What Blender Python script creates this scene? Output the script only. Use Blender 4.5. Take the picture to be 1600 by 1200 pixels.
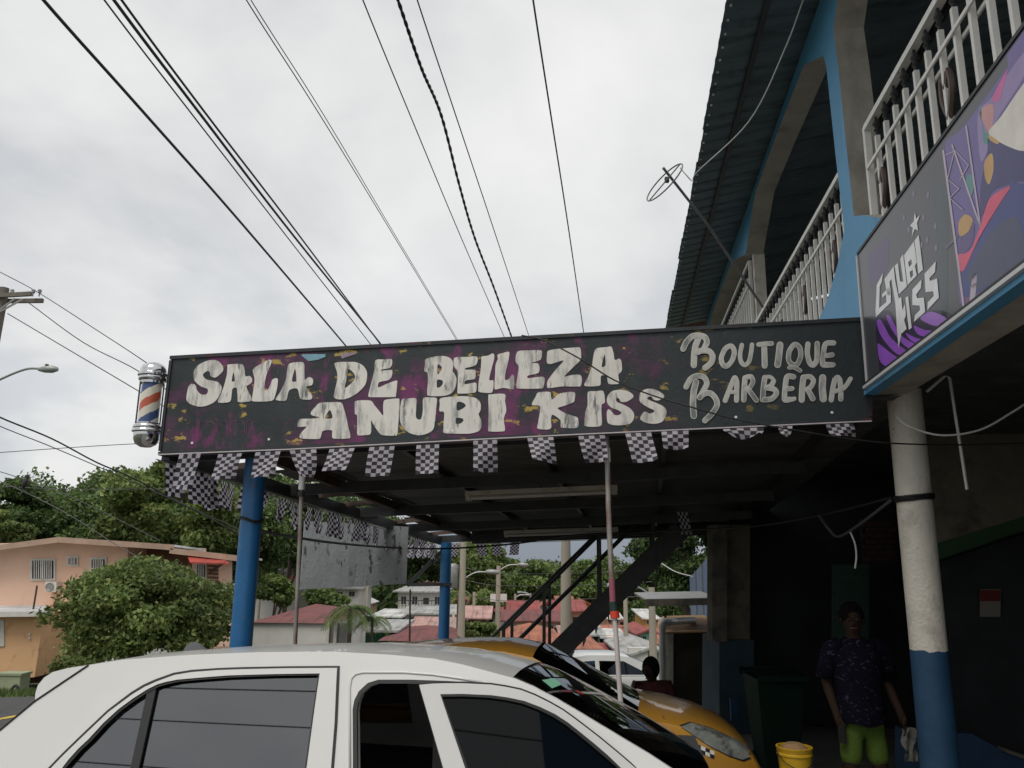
import bpy, bmesh, math, random
import numpy as np
from mathutils import Vector, Matrix
from mathutils.geometry import tessellate_polygon
from mathutils.bvhtree import BVHTree

for _o in list(bpy.data.objects):
    bpy.data.objects.remove(_o)
scene = bpy.context.scene
COL = scene.collection
RAD = math.radians

# ------------------------------------------------------------------ camera
FPX, PITCH, ROLL = 1250.0, RAD(12.6), RAD(0.7)
CAM = Vector((0, 0, 1.75))
FWD = Vector((0, math.cos(PITCH), math.sin(PITCH)))
_R0 = Vector((1, 0, 0)); _U0 = Vector((0, -math.sin(PITCH), math.cos(PITCH)))
RGT = _R0 * math.cos(ROLL) + _U0 * math.sin(ROLL)
UPV = -_R0 * math.sin(ROLL) + _U0 * math.cos(ROLL)
cam = bpy.data.cameras.new('camera'); cam.sensor_width = 36; cam.lens = 36 * FPX / 1600
cam.clip_start = 0.05; cam.clip_end = 6000
camo = bpy.data.objects.new('camera', cam); COL.objects.link(camo)
camo.matrix_world = Matrix(((RGT.x, UPV.x, -FWD.x, CAM.x), (RGT.y, UPV.y, -FWD.y, CAM.y),
                            (RGT.z, UPV.z, -FWD.z, CAM.z), (0, 0, 0, 1)))
scene.camera = camo

# ------------------------------------------------------------------ sky, sun, exposure
SUN_EL, SUN_AZ = RAD(58), RAD(205)       # high, behind the camera and to the left
world = bpy.data.worlds.new('World'); scene.world = world; world.use_nodes = True
wn = world.node_tree.nodes; wl = world.node_tree.links
for n in list(wn): wn.remove(n)
def wnode(t, **k):
    n = wn.new(t)
    for a, v in k.items(): setattr(n, a, v)
    return n
sky = wnode('ShaderNodeTexSky', sky_type='NISHITA', sun_disc=False, sun_elevation=SUN_EL, sun_rotation=SUN_AZ)
tc = wnode('ShaderNodeTexCoord')
sx = wnode('ShaderNodeSeparateXYZ'); wl.new(tc.outputs['Generated'], sx.inputs[0])
zc = wnode('ShaderNodeMath', operation='MAXIMUM'); wl.new(sx.outputs[2], zc.inputs[0]); zc.inputs[1].default_value = 0.0
za = wnode('ShaderNodeMath', operation='ADD'); wl.new(zc.outputs[0], za.inputs[0]); za.inputs[1].default_value = 0.22
dx = wnode('ShaderNodeMath', operation='DIVIDE'); wl.new(sx.outputs[0], dx.inputs[0]); wl.new(za.outputs[0], dx.inputs[1])
dy = wnode('ShaderNodeMath', operation='DIVIDE'); wl.new(sx.outputs[1], dy.inputs[0]); wl.new(za.outputs[0], dy.inputs[1])
cx = wnode('ShaderNodeCombineXYZ'); wl.new(dx.outputs[0], cx.inputs[0]); wl.new(dy.outputs[0], cx.inputs[1])
nz = wnode('ShaderNodeTexNoise'); nz.inputs['Scale'].default_value = 1.15; nz.inputs['Detail'].default_value = 7
nz.inputs['Roughness'].default_value = 0.52; nz.inputs['Distortion'].default_value = 0.35
wl.new(cx.outputs[0], nz.inputs['Vector'])
ramp = wnode('ShaderNodeValToRGB'); wl.new(nz.outputs['Fac'], ramp.inputs[0])
e = ramp.color_ramp.elements
e[0].position = 0.37; e[0].color = (0.53, 0.54, 0.555, 1)
e[1].position = 0.64; e[1].color = (0.80, 0.80, 0.785, 1)
m_ = e.new(0.5); m_.color = (0.69, 0.69, 0.685, 1)
# puffs of cumulus low down: a second, finer noise on the direction itself
nz2 = wnode('ShaderNodeTexNoise'); nz2.inputs['Scale'].default_value = 5.5; nz2.inputs['Detail'].default_value = 6
nz2.inputs['Roughness'].default_value = 0.5
mp2 = wnode('ShaderNodeMapping'); mp2.inputs['Scale'].default_value = (1, 1, 1.9); mp2.inputs['Location'].default_value = (3.1, .4, .2)
wl.new(tc.outputs['Generated'], mp2.inputs[0]); wl.new(mp2.outputs[0], nz2.inputs['Vector'])
r2 = wnode('ShaderNodeValToRGB'); wl.new(nz2.outputs['Fac'], r2.inputs[0])
r2.color_ramp.elements[0].position = 0.43; r2.color_ramp.elements[0].color = (0.48, 0.505, 0.54, 1)
r2.color_ramp.elements[1].position = 0.57; r2.color_ramp.elements[1].color = (0.70, 0.70, 0.69, 1)
low = wnode('ShaderNodeMapRange'); wl.new(sx.outputs[2], low.inputs[0])
low.inputs[1].default_value = 0.08; low.inputs[2].default_value = 0.42; low.inputs[3].default_value = 0.8; low.inputs[4].default_value = 0.0
mixl = wnode('ShaderNodeMixRGB'); wl.new(low.outputs[0], mixl.inputs[0]); wl.new(ramp.outputs[0], mixl.inputs[1]); wl.new(r2.outputs[0], mixl.inputs[2])
# a slate-blue rain cloud low over the valley
sd_ = wnode('ShaderNodeVectorMath', operation='DOT_PRODUCT'); wl.new(tc.outputs['Generated'], sd_.inputs[0])
_sv = Vector((0.07, 1, 0.02)).normalized(); sd_.inputs[1].default_value = _sv
st = wnode('ShaderNodeMapRange'); st.interpolation_type = 'SMOOTHSTEP'; wl.new(sd_.outputs['Value'], st.inputs[0])
st.inputs[1].default_value = 0.962; st.inputs[2].default_value = 0.995; st.inputs[3].default_value = 0; st.inputs[4].default_value = 0.9
mixs = wnode('ShaderNodeMixRGB'); wl.new(st.outputs[0], mixs.inputs[0]); wl.new(mixl.outputs[0], mixs.inputs[1]); mixs.inputs[2].default_value = (0.17, 0.20, 0.25, 1)
# cloud radiance on the scale of the physical sky (background strength 0.1)
sc10 = wnode('ShaderNodeVectorMath', operation='SCALE'); wl.new(mixs.outputs[0], sc10.inputs[0]); sc10.inputs['Scale'].default_value = 10.0
cov = wnode('ShaderNodeMixRGB'); cov.inputs[0].default_value = 0.94
wl.new(sky.outputs[0], cov.inputs[1]); wl.new(sc10.outputs[0], cov.inputs[2])
bg = wnode('ShaderNodeBackground'); wl.new(cov.outputs[0], bg.inputs[0]); bg.inputs[1].default_value = 0.1
wo = wnode('ShaderNodeOutputWorld'); wl.new(bg.outputs[0], wo.inputs[0])

sun = bpy.data.lights.new('sun', 'SUN'); sun.energy = 1.5; sun.angle = RAD(30); sun.color = (1, 0.95, 0.88)
suno = bpy.data.objects.new('sun', sun); COL.objects.link(suno)
_sdir = Vector((math.sin(SUN_AZ) * math.cos(SUN_EL), math.cos(SUN_AZ) * math.cos(SUN_EL), math.sin(SUN_EL)))
suno.rotation_euler = (-_sdir).to_track_quat('-Z', 'Y').to_euler(); suno.location = (0, -10, 30)
vs = scene.view_settings
vs.view_transform = 'Standard'; vs.look = 'None'; vs.gamma = 1; vs.exposure = 0.25
try: vs.use_curve_mapping = False
except Exception: pass
scene.render.engine = 'CYCLES'

# ------------------------------------------------------------------ measuring helpers
def ray(x, y): return FWD + RGT * ((x - 800) / FPX) - UPV * ((y - 600) / FPX)
def at(x, y, Y):
    d = ray(x, y); return CAM + d * (Y / d.y)
def atz(x, y, z):
    d = ray(x, y); return CAM + d * ((z - CAM.z) / d.z)
def onp(x, y, p0, n):
    d = ray(x, y); return CAM + d * ((Vector(p0) - CAM).dot(n) / d.dot(n))
_d = ray(970, 881); FD = Vector((_d.x, _d.y, 0)).normalized()      # along the building front
SD = Vector((FD.y, -FD.x, 0)); ZV = Vector((0, 0, 1))              # along the painted sign
def interp(x, xs, ys): return float(np.interp(x, xs, ys))
PY = [-60, 2, 3, 5.3, 6.0, 9.5, 14, 30, 60, 90, 130, 200, 400, 2000]
PZ = [0.1, 0, -.03, -.19, -.38, -.38, -.6, -2.8, -6.6, -7.6, -7.2, -6, -8, -14]
def sstep(a, b, x):
    t = min(1, max(0, (x - a) / (b - a))); return t * t * (3 - 2 * t)
def gz(x, y):
    z = interp(y, PY, PZ)
    z -= 2.0 * min(1, max(0, x / 8)) * min(1, max(0, (y - 14) / 16)) * (1 - sstep(60, 90, y))
    if y > 60:
        z += 17 * sstep(-8, -45, x - (y - 60) * .02) * sstep(60, 170, y) * sstep(600, 200, y)
        z += .8 * math.sin(x * .05 + y * .03) * sstep(60, 90, y)
    return z

# ------------------------------------------------------------------ materials
MATS = {}
def M(name, col, rough=.6, var=.18, sc=5, metal=0, bump=0, spec=.5, coat=0, stretch=(1, 1, 1), col2=None, thr=None, bsc=None):
    if name in MATS: return MATS[name]
    m = bpy.data.materials.new(name); m.use_nodes = True
    nt = m.node_tree; b = nt.nodes['Principled BSDF']; L = nt.links
    b.inputs['Roughness'].default_value = rough; b.inputs['Metallic'].default_value = metal
    b.inputs['Specular IOR Level'].default_value = spec
    if coat: b.inputs['Coat Weight'].default_value = coat; b.inputs['Coat Roughness'].default_value = .05
    t = nt.nodes.new('ShaderNodeTexCoord'); mp = nt.nodes.new('ShaderNodeMapping'); mp.inputs['Scale'].default_value = stretch
    L.new(t.outputs['Object'], mp.inputs[0])
    n = nt.nodes.new('ShaderNodeTexNoise'); n.inputs['Scale'].default_value = sc; n.inputs['Detail'].default_value = 5
    n.inputs['Roughness'].default_value = .6
    L.new(mp.outputs[0], n.inputs['Vector'])
    r = nt.nodes.new('ShaderNodeValToRGB'); L.new(n.outputs['Fac'], r.inputs[0])
    c = Vector(col[:3])
    lo = c * (1 - var); hi = c * (1 + var)
    if col2 is not None: hi = Vector(col2)
    a, z = (0.3, 0.7) if thr is None else thr
    r.color_ramp.elements[0].position = a; r.color_ramp.elements[1].position = z
    if col2 is not None: lo = c
    r.color_ramp.elements[0].color = (*lo, 1); r.color_ramp.elements[1].color = (*hi, 1)
    L.new(r.outputs[0], b.inputs['Base Color'])
    if bump:
        n2 = nt.nodes.new('ShaderNodeTexNoise'); n2.inputs['Scale'].default_value = bsc or sc * 6; n2.inputs['Detail'].default_value = 4
        L.new(mp.outputs[0], n2.inputs['Vector'])
        bp = nt.nodes.new('ShaderNodeBump'); bp.inputs['Strength'].default_value = bump; bp.inputs['Distance'].default_value = .02
        L.new(n2.outputs['Fac'], bp.inputs['Height']); L.new(bp.outputs[0], b.inputs['Normal'])
    MATS[name] = m
    return m
def dirt(m, col, sc=2.0, thr=(.5, .7), amount=.8, stretch=(1, 1, 1), seed=0, rough=None):
    """lay an irregular second colour (dirt, rust, worn paint) over a material"""
    nt = m.node_tree; b = nt.nodes['Principled BSDF']; L = nt.links
    src = b.inputs['Base Color'].links[0].from_socket
    t = nt.nodes.new('ShaderNodeTexCoord'); mp = nt.nodes.new('ShaderNodeMapping')
    mp.inputs['Scale'].default_value = stretch; mp.inputs['Location'].default_value = (seed * 3.7, seed * 1.3, seed * 7.1)
    L.new(t.outputs['Object'], mp.inputs[0])
    n = nt.nodes.new('ShaderNodeTexNoise'); n.inputs['Scale'].default_value = sc; n.inputs['Detail'].default_value = 6; n.inputs['Roughness'].default_value = .62
    L.new(mp.outputs[0], n.inputs['Vector'])
    r = nt.nodes.new('ShaderNodeMapRange'); L.new(n.outputs['Fac'], r.inputs[0])
    r.inputs[1].default_value = thr[0]; r.inputs[2].default_value = thr[1]; r.inputs[3].default_value = 0; r.inputs[4].default_value = amount
    x = nt.nodes.new('ShaderNodeMixRGB'); L.new(r.outputs[0], x.inputs[0]); L.new(src, x.inputs[1]); x.inputs[2].default_value = (*col, 1)
    L.new(x.outputs[0], b.inputs['Base Color'])
    return r
def leafmat(name, c1, c2, trans=.25):
    m = bpy.data.materials.new(name); m.use_nodes = True
    nt = m.node_tree; b = nt.nodes['Principled BSDF']; L = nt.links
    b.inputs['Roughness'].default_value = .55; b.inputs['Specular IOR Level'].default_value = .35
    g = nt.nodes.new('ShaderNodeNewGeometry')
    r = nt.nodes.new('ShaderNodeValToRGB'); L.new(g.outputs['Random Per Island'], r.inputs[0])
    r.color_ramp.elements[0].color = (*c1, 1); r.color_ramp.elements[1].color = (*c2, 1)
    t = nt.nodes.new('ShaderNodeTexCoord'); n = nt.nodes.new('ShaderNodeTexNoise'); n.inputs['Scale'].default_value = .55; n.inputs['Detail'].default_value = 3
    L.new(t.outputs['Object'], n.inputs['Vector'])
    mr = nt.nodes.new('ShaderNodeMapRange'); L.new(n.outputs['Fac'], mr.inputs[0])
    mr.inputs[1].default_value = .35; mr.inputs[2].default_value = .65; mr.inputs[3].default_value = .65; mr.inputs[4].default_value = 1.35
    s = nt.nodes.new('ShaderNodeVectorMath'); s.operation = 'SCALE'; L.new(r.outputs[0], s.inputs[0]); L.new(mr.outputs[0], s.inputs['Scale'])
    L.new(s.outputs[0], b.inputs['Base Color'])
    tr = nt.nodes.new('ShaderNodeBsdfTranslucent'); L.new(s.outputs[0], tr.inputs[0])
    mx = nt.nodes.new('ShaderNodeMixShader'); mx.inputs[0].default_value = trans
    L.new(b.outputs[0], mx.inputs[1]); L.new(tr.outputs[0], mx.inputs[2])
    L.new(mx.outputs[0], nt.nodes['Material Output'].inputs[0])
    MATS[name] = m
    return m
def transl(m, fac):
    nt = m.node_tree; L = nt.links; b = nt.nodes['Principled BSDF']; t = nt.nodes.new('ShaderNodeBsdfTranslucent')
    L.new(b.inputs['Base Color'].links[0].from_socket, t.inputs[0]); mx = nt.nodes.new('ShaderNodeMixShader'); mx.inputs[0].default_value = fac
    L.new(b.outputs[0], mx.inputs[1]); L.new(t.outputs[0], mx.inputs[2]); L.new(mx.outputs[0], nt.nodes['Material Output'].inputs[0]); return m
def glassmat(name, refl, tint, rough=.02, ior=1.5):
    m = bpy.data.materials.new(name); m.use_nodes = True
    nt = m.node_tree; L = nt.links; nt.nodes.remove(nt.nodes['Principled BSDF'])
    g = nt.nodes.new('ShaderNodeBsdfGlossy'); g.inputs['Roughness'].default_value = rough; g.inputs[0].default_value = (.95, .97, 1, 1)
    t = nt.nodes.new('ShaderNodeBsdfTransparent'); t.inputs[0].default_value = (*tint, 1)
    f = nt.nodes.new('ShaderNodeFresnel'); f.inputs[0].default_value = ior
    a = nt.nodes.new('ShaderNodeMath'); a.operation = 'ADD'; a.use_clamp = True; L.new(f.outputs[0], a.inputs[0]); a.inputs[1].default_value = refl
    mx = nt.nodes.new('ShaderNodeMixShader'); L.new(a.outputs[0], mx.inputs[0]); L.new(t.outputs[0], mx.inputs[1]); L.new(g.outputs[0], mx.inputs[2])
    L.new(mx.outputs[0], nt.nodes['Material Output'].inputs[0])
    MATS[name] = m
    return m
def srgb(r, g, b, k=1.0):
    f = lambda v: ((v / 255) / 12.92 if v / 255 <= .04045 else ((v / 255 + .055) / 1.055) ** 2.4) * k
    return (f(r), f(g), f(b))

# ------------------------------------------------------------------ mesh builder
class MB:
    def __init__(s): s.v = []; s.f = []; s.m = []
    def add(s, vs, fs, mi=0):
        o = len(s.v); s.v += [Vector(p) for p in vs]; s.f += [[i + o for i in q] for q in fs]; s.m += [mi] * len(fs); return s
    def box(s, c, size, ax=None, mi=0, bev=0):
        """box round centre c; ax = three axes"""
        X, Y, Z = ax or (Vector((1, 0, 0)), Vector((0, 1, 0)), ZV)
        c = Vector(c); a, b, d = [k / 2 for k in size]
        P = [c + X * (a * i) + Y * (b * j) + Z * (d * k) for k in (-1, 1) for j in (-1, 1) for i in (-1, 1)]
        return s.add(P, [(0, 2, 3, 1), (4, 5, 7, 6), (0, 1, 5, 4), (2, 6, 7, 3), (0, 4, 6, 2), (1, 3, 7, 5)], mi)
    def bar(s, a, b, w, h, up=ZV, mi=0):
        """square bar from a to b, w across, h along up"""
        a, b = Vector(a), Vector(b); X = (b - a); l = X.length; X.normalize()
        Y = up.cross(X)
        if Y.length < 1e-4: Y = Vector((0, 1, 0)).cross(X)
        Y.normalize(); Z = X.cross(Y)
        return s.box((a + b) / 2, (l, w, h), (X, Y, Z), mi)
    def tube(s, pts, r, n=8, mi=0, caps=True):
        pts = [Vector(p) for p in pts]; o = len(s.v); N = len(pts)
        rs = r if isinstance(r, (list, tuple)) else [r] * N
        ref = None
        for i, p in enumerate(pts):
            t = (pts[min(i + 1, N - 1)] - pts[max(i - 1, 0)]).normalized()
            if ref is None: ref = ZV.cross(t) if abs(t.z) < .9 else Vector((1, 0, 0)).cross(t)
            ref = (ref - t * ref.dot(t)).normalized(); b = t.cross(ref)
            for k in range(n):
                a = 2 * math.pi * k / n; s.v.append(p + (ref * math.cos(a) + b * math.sin(a)) * rs[i])
        for i in range(N - 1):
            for k in range(n):
                k2 = (k + 1) % n; s.f.append([o + i * n + k, o + i * n + k2, o + (i + 1) * n + k2, o + (i + 1) * n + k]); s.m.append(mi)
        if caps:
            s.f.append([o + k for k in range(n)][::-1]); s.f.append([o + (N - 1) * n + k for k in range(n)]); s.m += [mi, mi]
        return s
    def lathe(s, c, prof, n=20, axis=ZV, mi=0):
        c = Vector(c); X = Vector((1, 0, 0)) if abs(axis.x) < .9 else Vector((0, 1, 0))
        X = (X - axis * X.dot(axis)).normalized(); Y = axis.cross(X); o = len(s.v)
        for (r, h) in prof:
            for k in range(n):
                a = 2 * math.pi * k / n; s.v.append(c + axis * h + (X * math.cos(a) + Y * math.sin(a)) * max(r, 1e-4))
        for i in range(len(prof) - 1):
            for k in range(n):
                k2 = (k + 1) % n; s.f.append([o + i * n + k, o + i * n + k2, o + (i + 1) * n + k2, o + (i + 1) * n + k]); s.m.append(mi)
        s.f.append([o + k for k in range(n)][::-1]); s.f.append([o + (len(prof) - 1) * n + k for k in range(n)]); s.m += [mi, mi]
        return s
    def plate(s, loops, off, mi=0, back=True, mi_side=None):
        """flat polygon (outer loop first, then holes) thickened by the vector off (pointing to the back)"""
        loops = [[Vector(p) for p in l] for l in loops]; off = Vector(off)
        flat = [p for l in loops for p in l]; tri = tessellate_polygon(loops)
        want = -off
        T = []
        for t in tri:
            nrm = (flat[t[1]] - flat[t[0]]).cross(flat[t[2]] - flat[t[0]])
            if nrm.length < 1e-12: continue
            T.append(tuple(t) if nrm.dot(want) > 0 else (t[0], t[2], t[1]))
        o = len(s.v); n = len(flat); s.v += flat
        for t in T: s.f.append([o + i for i in t]); s.m.append(mi)
        if off.length > 0:
            s.v += [p + off for p in flat]
            for t in T:
                if back: s.f.append([o + n + i for i in t][::-1]); s.m.append(mi)
            k = 0
            for l in loops:
                c = len(l)
                for i in range(c):
                    a, b = k + i, k + (i + 1) % c
                    s.f.append([o + a, o + b, o + n + b, o + n + a]); s.m.append(mi if mi_side is None else mi_side)
                k += c
        return s
    def ring(s, A, B, off, mi=0):
        """band between two loops of equal count, thickened by off"""
        n = len(A); A = [Vector(p) for p in A]; B = [Vector(p) for p in B]; off = Vector(off)
        V = A + B + [p + off for p in A] + [p + off for p in B]; F = []
        for i in range(n):
            j = (i + 1) % n
            F += [(i, j, n + j, n + i), (2 * n + i, 3 * n + i, 3 * n + j, 2 * n + j), (i, 2 * n + i, 2 * n + j, j), (n + i, n + j, 3 * n + j, 3 * n + i)]
        return s.add(V, F, mi)
    def grid(s, rows, mi=0, flip=False):
        o = len(s.v); R = len(rows); C = len(rows[0])
        for r in rows: s.v += [Vector(p) for p in r]
        for i in range(R - 1):
            for j in range(C - 1):
                q = [o + i * C + j, o + i * C + j + 1, o + (i + 1) * C + j + 1, o + (i + 1) * C + j]
                s.f.append(q[::-1] if flip else q); s.m.append(mi)
        return s
    def build(s, name, mats, parent=None, smooth=False, fix=True, origin=None, kind=None):
        me = bpy.data.meshes.new(name)
        if parent is not None: org = world_org(parent)
        elif origin is not None: org = Vector(origin)
        else:
            xs = [p.x for p in s.v]; ys = [p.y for p in s.v]; zs = [p.z for p in s.v]
            org = Vector(((min(xs) + max(xs)) / 2, (min(ys) + max(ys)) / 2, min(zs)))
        me.from_pydata([tuple(p - org) for p in s.v], [], s.f)
        if not isinstance(mats, (list, tuple)): mats = [mats]
        for m in mats: me.materials.append(m)
        if len(mats) > 1: me.polygons.foreach_set('material_index', s.m)
        if fix:
            bm = bmesh.new(); bm.from_mesh(me); bmesh.ops.recalc_face_normals(bm, faces=bm.faces[:]); bm.to_mesh(me); bm.free()
        if smooth:
            me.polygons.foreach_set('use_smooth', [True] * len(me.polygons))
            if smooth is not True and hasattr(me, 'set_sharp_from_angle'): me.set_sharp_from_angle(angle=RAD(smooth))
        o = bpy.data.objects.new(name, me); COL.objects.link(o)
        if parent is not None: o.parent = parent
        else: o.location = org
        if kind: o['kind'] = kind
        return o
def world_org(o):
    p = Vector((0, 0, 0))
    while o is not None: p += o.location; o = o.parent
    return p
def tag(o, label, cat, group=None):
    o['label'] = label; o['category'] = cat
    if group: o['group'] = group
    return o
def thing(name, loc, label, cat, group=None):
    o = bpy.data.objects.new(name, None); COL.objects.link(o); o.location = Vector(loc); o.empty_display_size = .2
    return tag(o, label, cat, group)
def copy_tree(o, parent=None):
    c = o.copy(); COL.objects.link(c); c.parent = parent
    for ch in list(o.children): copy_tree(ch, c)
    return c
def bezier(pts, n=8):
    """Catmull-Rom through pts"""
    P = [Vector(p) for p in pts]; P = [P[0] * 2 - P[1]] + P + [P[-1] * 2 - P[-2]]; out = []
    for i in range(1, len(P) - 2):
        for k in range(n):
            t = k / n; a, b, c, d = P[i - 1:i + 3]
            out.append(.5 * ((2 * b) + (c - a) * t + (2 * a - 5 * b + 4 * c - d) * t * t + (3 * b - a - 3 * c + d) * t ** 3))
    out.append(P[-2]); return out
rng = random.Random(7)
# ================================================================== SETTING
# ---- ground: one sheet out to the horizon
m_ground = M('ground_soil', (.105, .10, .085), .95, .3, .6, bump=.4, bsc=8)
dirt(m_ground, (.05, .085, .025), .05, (.42, .55), .9)
ys = sorted(set(PY[:-1] + [-400, -150, -20, 7, 8, 11, 18, 22, 26, 35, 40, 45, 50, 55, 65, 70, 75, 80, 85, 95, 100, 105, 110, 115, 120, 125, 135, 140, 150, 160, 170, 180, 190, 230, 260, 300, 350, 600, 1000, 2500]))
xs = [-2500, -1200, -600, -350, -250, -200] + list(range(-160, 161, 8)) + [200, 250, 350, 600, 1200, 2500]
g = MB().grid([[(x, y, gz(x, y)) for x in xs] for y in ys])
g.build('ground', m_ground, smooth=True, origin=(0, 0, 0), kind='structure')
def strip(name, x0, x1, y0, y1, dz, mat, slope=0.13, thick=0):
    yy = sorted(set([y0, y1] + [y for y in ys if y0 < y < y1]))
    b = MB()
    rows = [[(x0 + slope * y, y, gz(0, y) + dz), (x1 + slope * y, y, gz(0, y) + dz)] for y in yy]
    b.grid(rows)
    if thick:
        low = [[Vector(p) - ZV * thick for p in r] for r in rows]
        b.grid([[r[0] for r in rows], [r[0] for r in low]]); b.grid([[r[1] for r in rows], [r[1] for r in low]], flip=True)
    return b.build(name, mat, origin=(0, 0, 0), kind='structure')
m_asph = M('asphalt', (.055, .055, .055), .9, .25, 3, bump=.5, bsc=60)
m_conc = M('concrete_paving', (.17, .165, .155), .85, .2, 2, bump=.3, bsc=40)
strip('road', -12.6, -5.0, -50, 38, .006, m_asph)
strip('pavement', -4.95, -3.9, -50, 28, .11, m_conc, thick=.13)
strip('forecourt', -3.85, 12, -10, 13.5, .006, m_conc)
m_mark = M('road_paint_yellow', (.55, .38, .05), .8, .3, 9)
strip('road_marking', -8.85, -8.73, -50, 38, .011, m_mark)
# ---- grass verge beside the road on the left
m_grass = leafmat('grass_blades', (.05, .09, .02), (.12, .16, .05), .3)
gb = MB()
for i in range(9000):
    y = rng.uniform(15.5, 30.5); x = -12.8 + .13 * y - rng.random() ** 1.4 * 9
    h = rng.uniform(.05, .16); a = rng.uniform(0, 6.28); w = .02; z = gz(x, y)
    d = Vector((math.cos(a), math.sin(a), 0)); l = Vector((rng.uniform(-.05, .05), rng.uniform(-.05, .05), h))
    p = Vector((x, y, z))
    gb.add([p - d * w, p + d * w, p + l], [(0, 1, 2)])
go = gb.build('grass', m_grass, fix=False, kind='stuff')
go['label'] = 'short green verge grass beside the road near the orange house'

# ================================================================== MATERIALS OF THE PLACE
m_black = M('black_paint', (.018, .019, .02), .55, .3, 6, bump=.1)
m_steel = M('dark_steel', (.03, .031, .033), .5, .35, 5)
dirt(m_steel, (.09, .05, .03), 4, (.58, .75), .6)
m_rust = M('brown_primer_steel', (.075, .05, .042), .7, .3, 4); dirt(m_rust, (.14, .08, .05), 6, (.5, .8), .7)
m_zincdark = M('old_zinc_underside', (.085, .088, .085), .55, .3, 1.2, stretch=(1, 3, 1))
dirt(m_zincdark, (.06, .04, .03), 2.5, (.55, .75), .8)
m_blue = M('blue_wall_paint', srgb(84, 150, 190), .6, .1, 1.6, bump=.15, bsc=25)
dirt(m_blue, srgb(96, 150, 180), 1.1, (.5, .72), .5); dirt(m_blue, srgb(40, 80, 110), 6, (.62, .75), .5, seed=2, stretch=(1, 1, .3))
m_bluepost = M('blue_gloss_paint', srgb(34, 96, 146), .38, .15, 3, bump=.1, bsc=18)
dirt(m_bluepost, srgb(60, 110, 150), 7, (.6, .75), .5); dirt(m_bluepost, (.03, .05, .07), 9, (.62, .7), .7, seed=4); dirt(m_bluepost, srgb(92, 120, 140), 2.2, (.55, .75), .35, stretch=(3, 3, .4), seed=9); dirt(m_bluepost, srgb(110, 76, 56), 16, (.66, .7), .8, seed=11)
m_plaster = M('grey_plaster', srgb(170, 165, 155), .85, .16, 3, bump=.3, bsc=30)
dirt(m_plaster, srgb(110, 104, 96), 2.2, (.52, .75), .7, stretch=(1, 1, .4))
m_whitecol = M('dirty_white_paint', srgb(205, 200, 188), .75, .1, 3, bump=.45, bsc=35)
dirt(m_whitecol, srgb(120, 114, 104), 3.2, (.54, .74), .75); dirt(m_whitecol, srgb(45, 42, 40), 14, (.66, .74), .8, seed=3)
m_white = M('white_rail_paint', srgb(228, 226, 221), .5, .1, 6); dirt(m_white, srgb(120, 95, 75), 12, (.64, .76), .6)
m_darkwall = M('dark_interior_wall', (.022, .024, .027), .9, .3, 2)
m_pvc = M('white_pvc', srgb(200, 200, 198), .4, .08, 4); dirt(m_pvc, srgb(130, 125, 115), 5, (.55, .75), .6)
m_wire = M('black_cable', (.012, .012, .013), .5, .2, 8)
m_gwire = M('grey_wire', (.06, .06, .062), .5, .2, 8)

# ================================================================== PAINTED SIGN
S0 = at(1360, 655, 6.0)
def SP(x, y, off=0): return onp(x, y, S0, FD) - FD * off       # point on the sign face, off metres proud
sTL, sTR, sBR, sBL = SP(268, 559), SP(1361, 498), SP(1360, 656), SP(250, 709)
m_sign = M('painted_sign_board', (.018, .026, .028), .5, .3, 2.2, bump=.12, bsc=30)
def mask_left(m, mr, x0, x1):
    """fade a patch layer out towards one end of the board"""
    nt = m.node_tree; t = nt.nodes.new('ShaderNodeTexCoord'); s = nt.nodes.new('ShaderNodeSeparateXYZ'); nt.links.new(t.outputs['Object'], s.inputs[0])
    r = nt.nodes.new('ShaderNodeMapRange'); nt.links.new(s.outputs[0], r.inputs[0]); r.inputs[1].default_value = x0; r.inputs[2].default_value = x1
    r.inputs[3].default_value = 1; r.inputs[4].default_value = 0
    mu = nt.nodes.new('ShaderNodeMath'); mu.operation = 'MULTIPLY'; nt.links.new(mr.outputs[0], mu.inputs[0]); nt.links.new(r.outputs[0], mu.inputs[1])
    for l in list(mr.outputs[0].links):
        if l.to_node != mu: to = l.to_socket; nt.links.remove(l); nt.links.new(mu.outputs[0], to)
mr = dirt(m_sign, srgb(88, 38, 78), 1.7, (.47, .58), .82, stretch=(1, 1, 1.7), seed=1); mask_left(m_sign, mr, .9, 1.5)
mr = dirt(m_sign, srgb(122, 42, 102), 3.6, (.55, .63), .7, stretch=(1, 1, .55), seed=5); mask_left(m_sign, mr, .9, 1.4)
mr = dirt(m_sign, srgb(182, 156, 74), 5.0, (.61, .65), .9, stretch=(1, 1, 1.8), seed=9); mask_left(m_sign, mr, 1.0, 2.4)
dirt(m_sign, srgb(70, 78, 76), 3.0, (.55, .8), .35, stretch=(2.2, 2.2, .35), seed=12)
sign = thing('shop_sign', (sBL + sBR) / 2, 'long black painted shop sign with white hand lettering over the carport', 'sign')
MB().plate([[sTL, sTR, sBR, sBL]], FD * .10).build('panel', m_sign, sign)
m_trim = M('sign_frame_paint', (.022, .026, .03), .45, .3, 4); dirt(m_trim, srgb(150, 110, 50), 5, (.62, .66), .8, seed=2); dirt(m_trim, srgb(95, 40, 50), 4, (.6, .66), .7, seed=6)
for nm, a, b in (('top_trim', sTL, sTR), ('bottom_trim', sBL, sBR)):
    up = ZV
    MB().bar(a + FD * .045 - SD * .01, b + FD * .045 + SD * .01, .118, .03).build(nm, m_trim, sign)
for a, b in ((sTL, sBL), (sTR, sBR)):
    MB().bar(a + FD * .045 + ZV * -.024, b + FD * .045 + ZV * .024, .026, .114, up=FD).build('end_trim', m_trim, sign)
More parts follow.
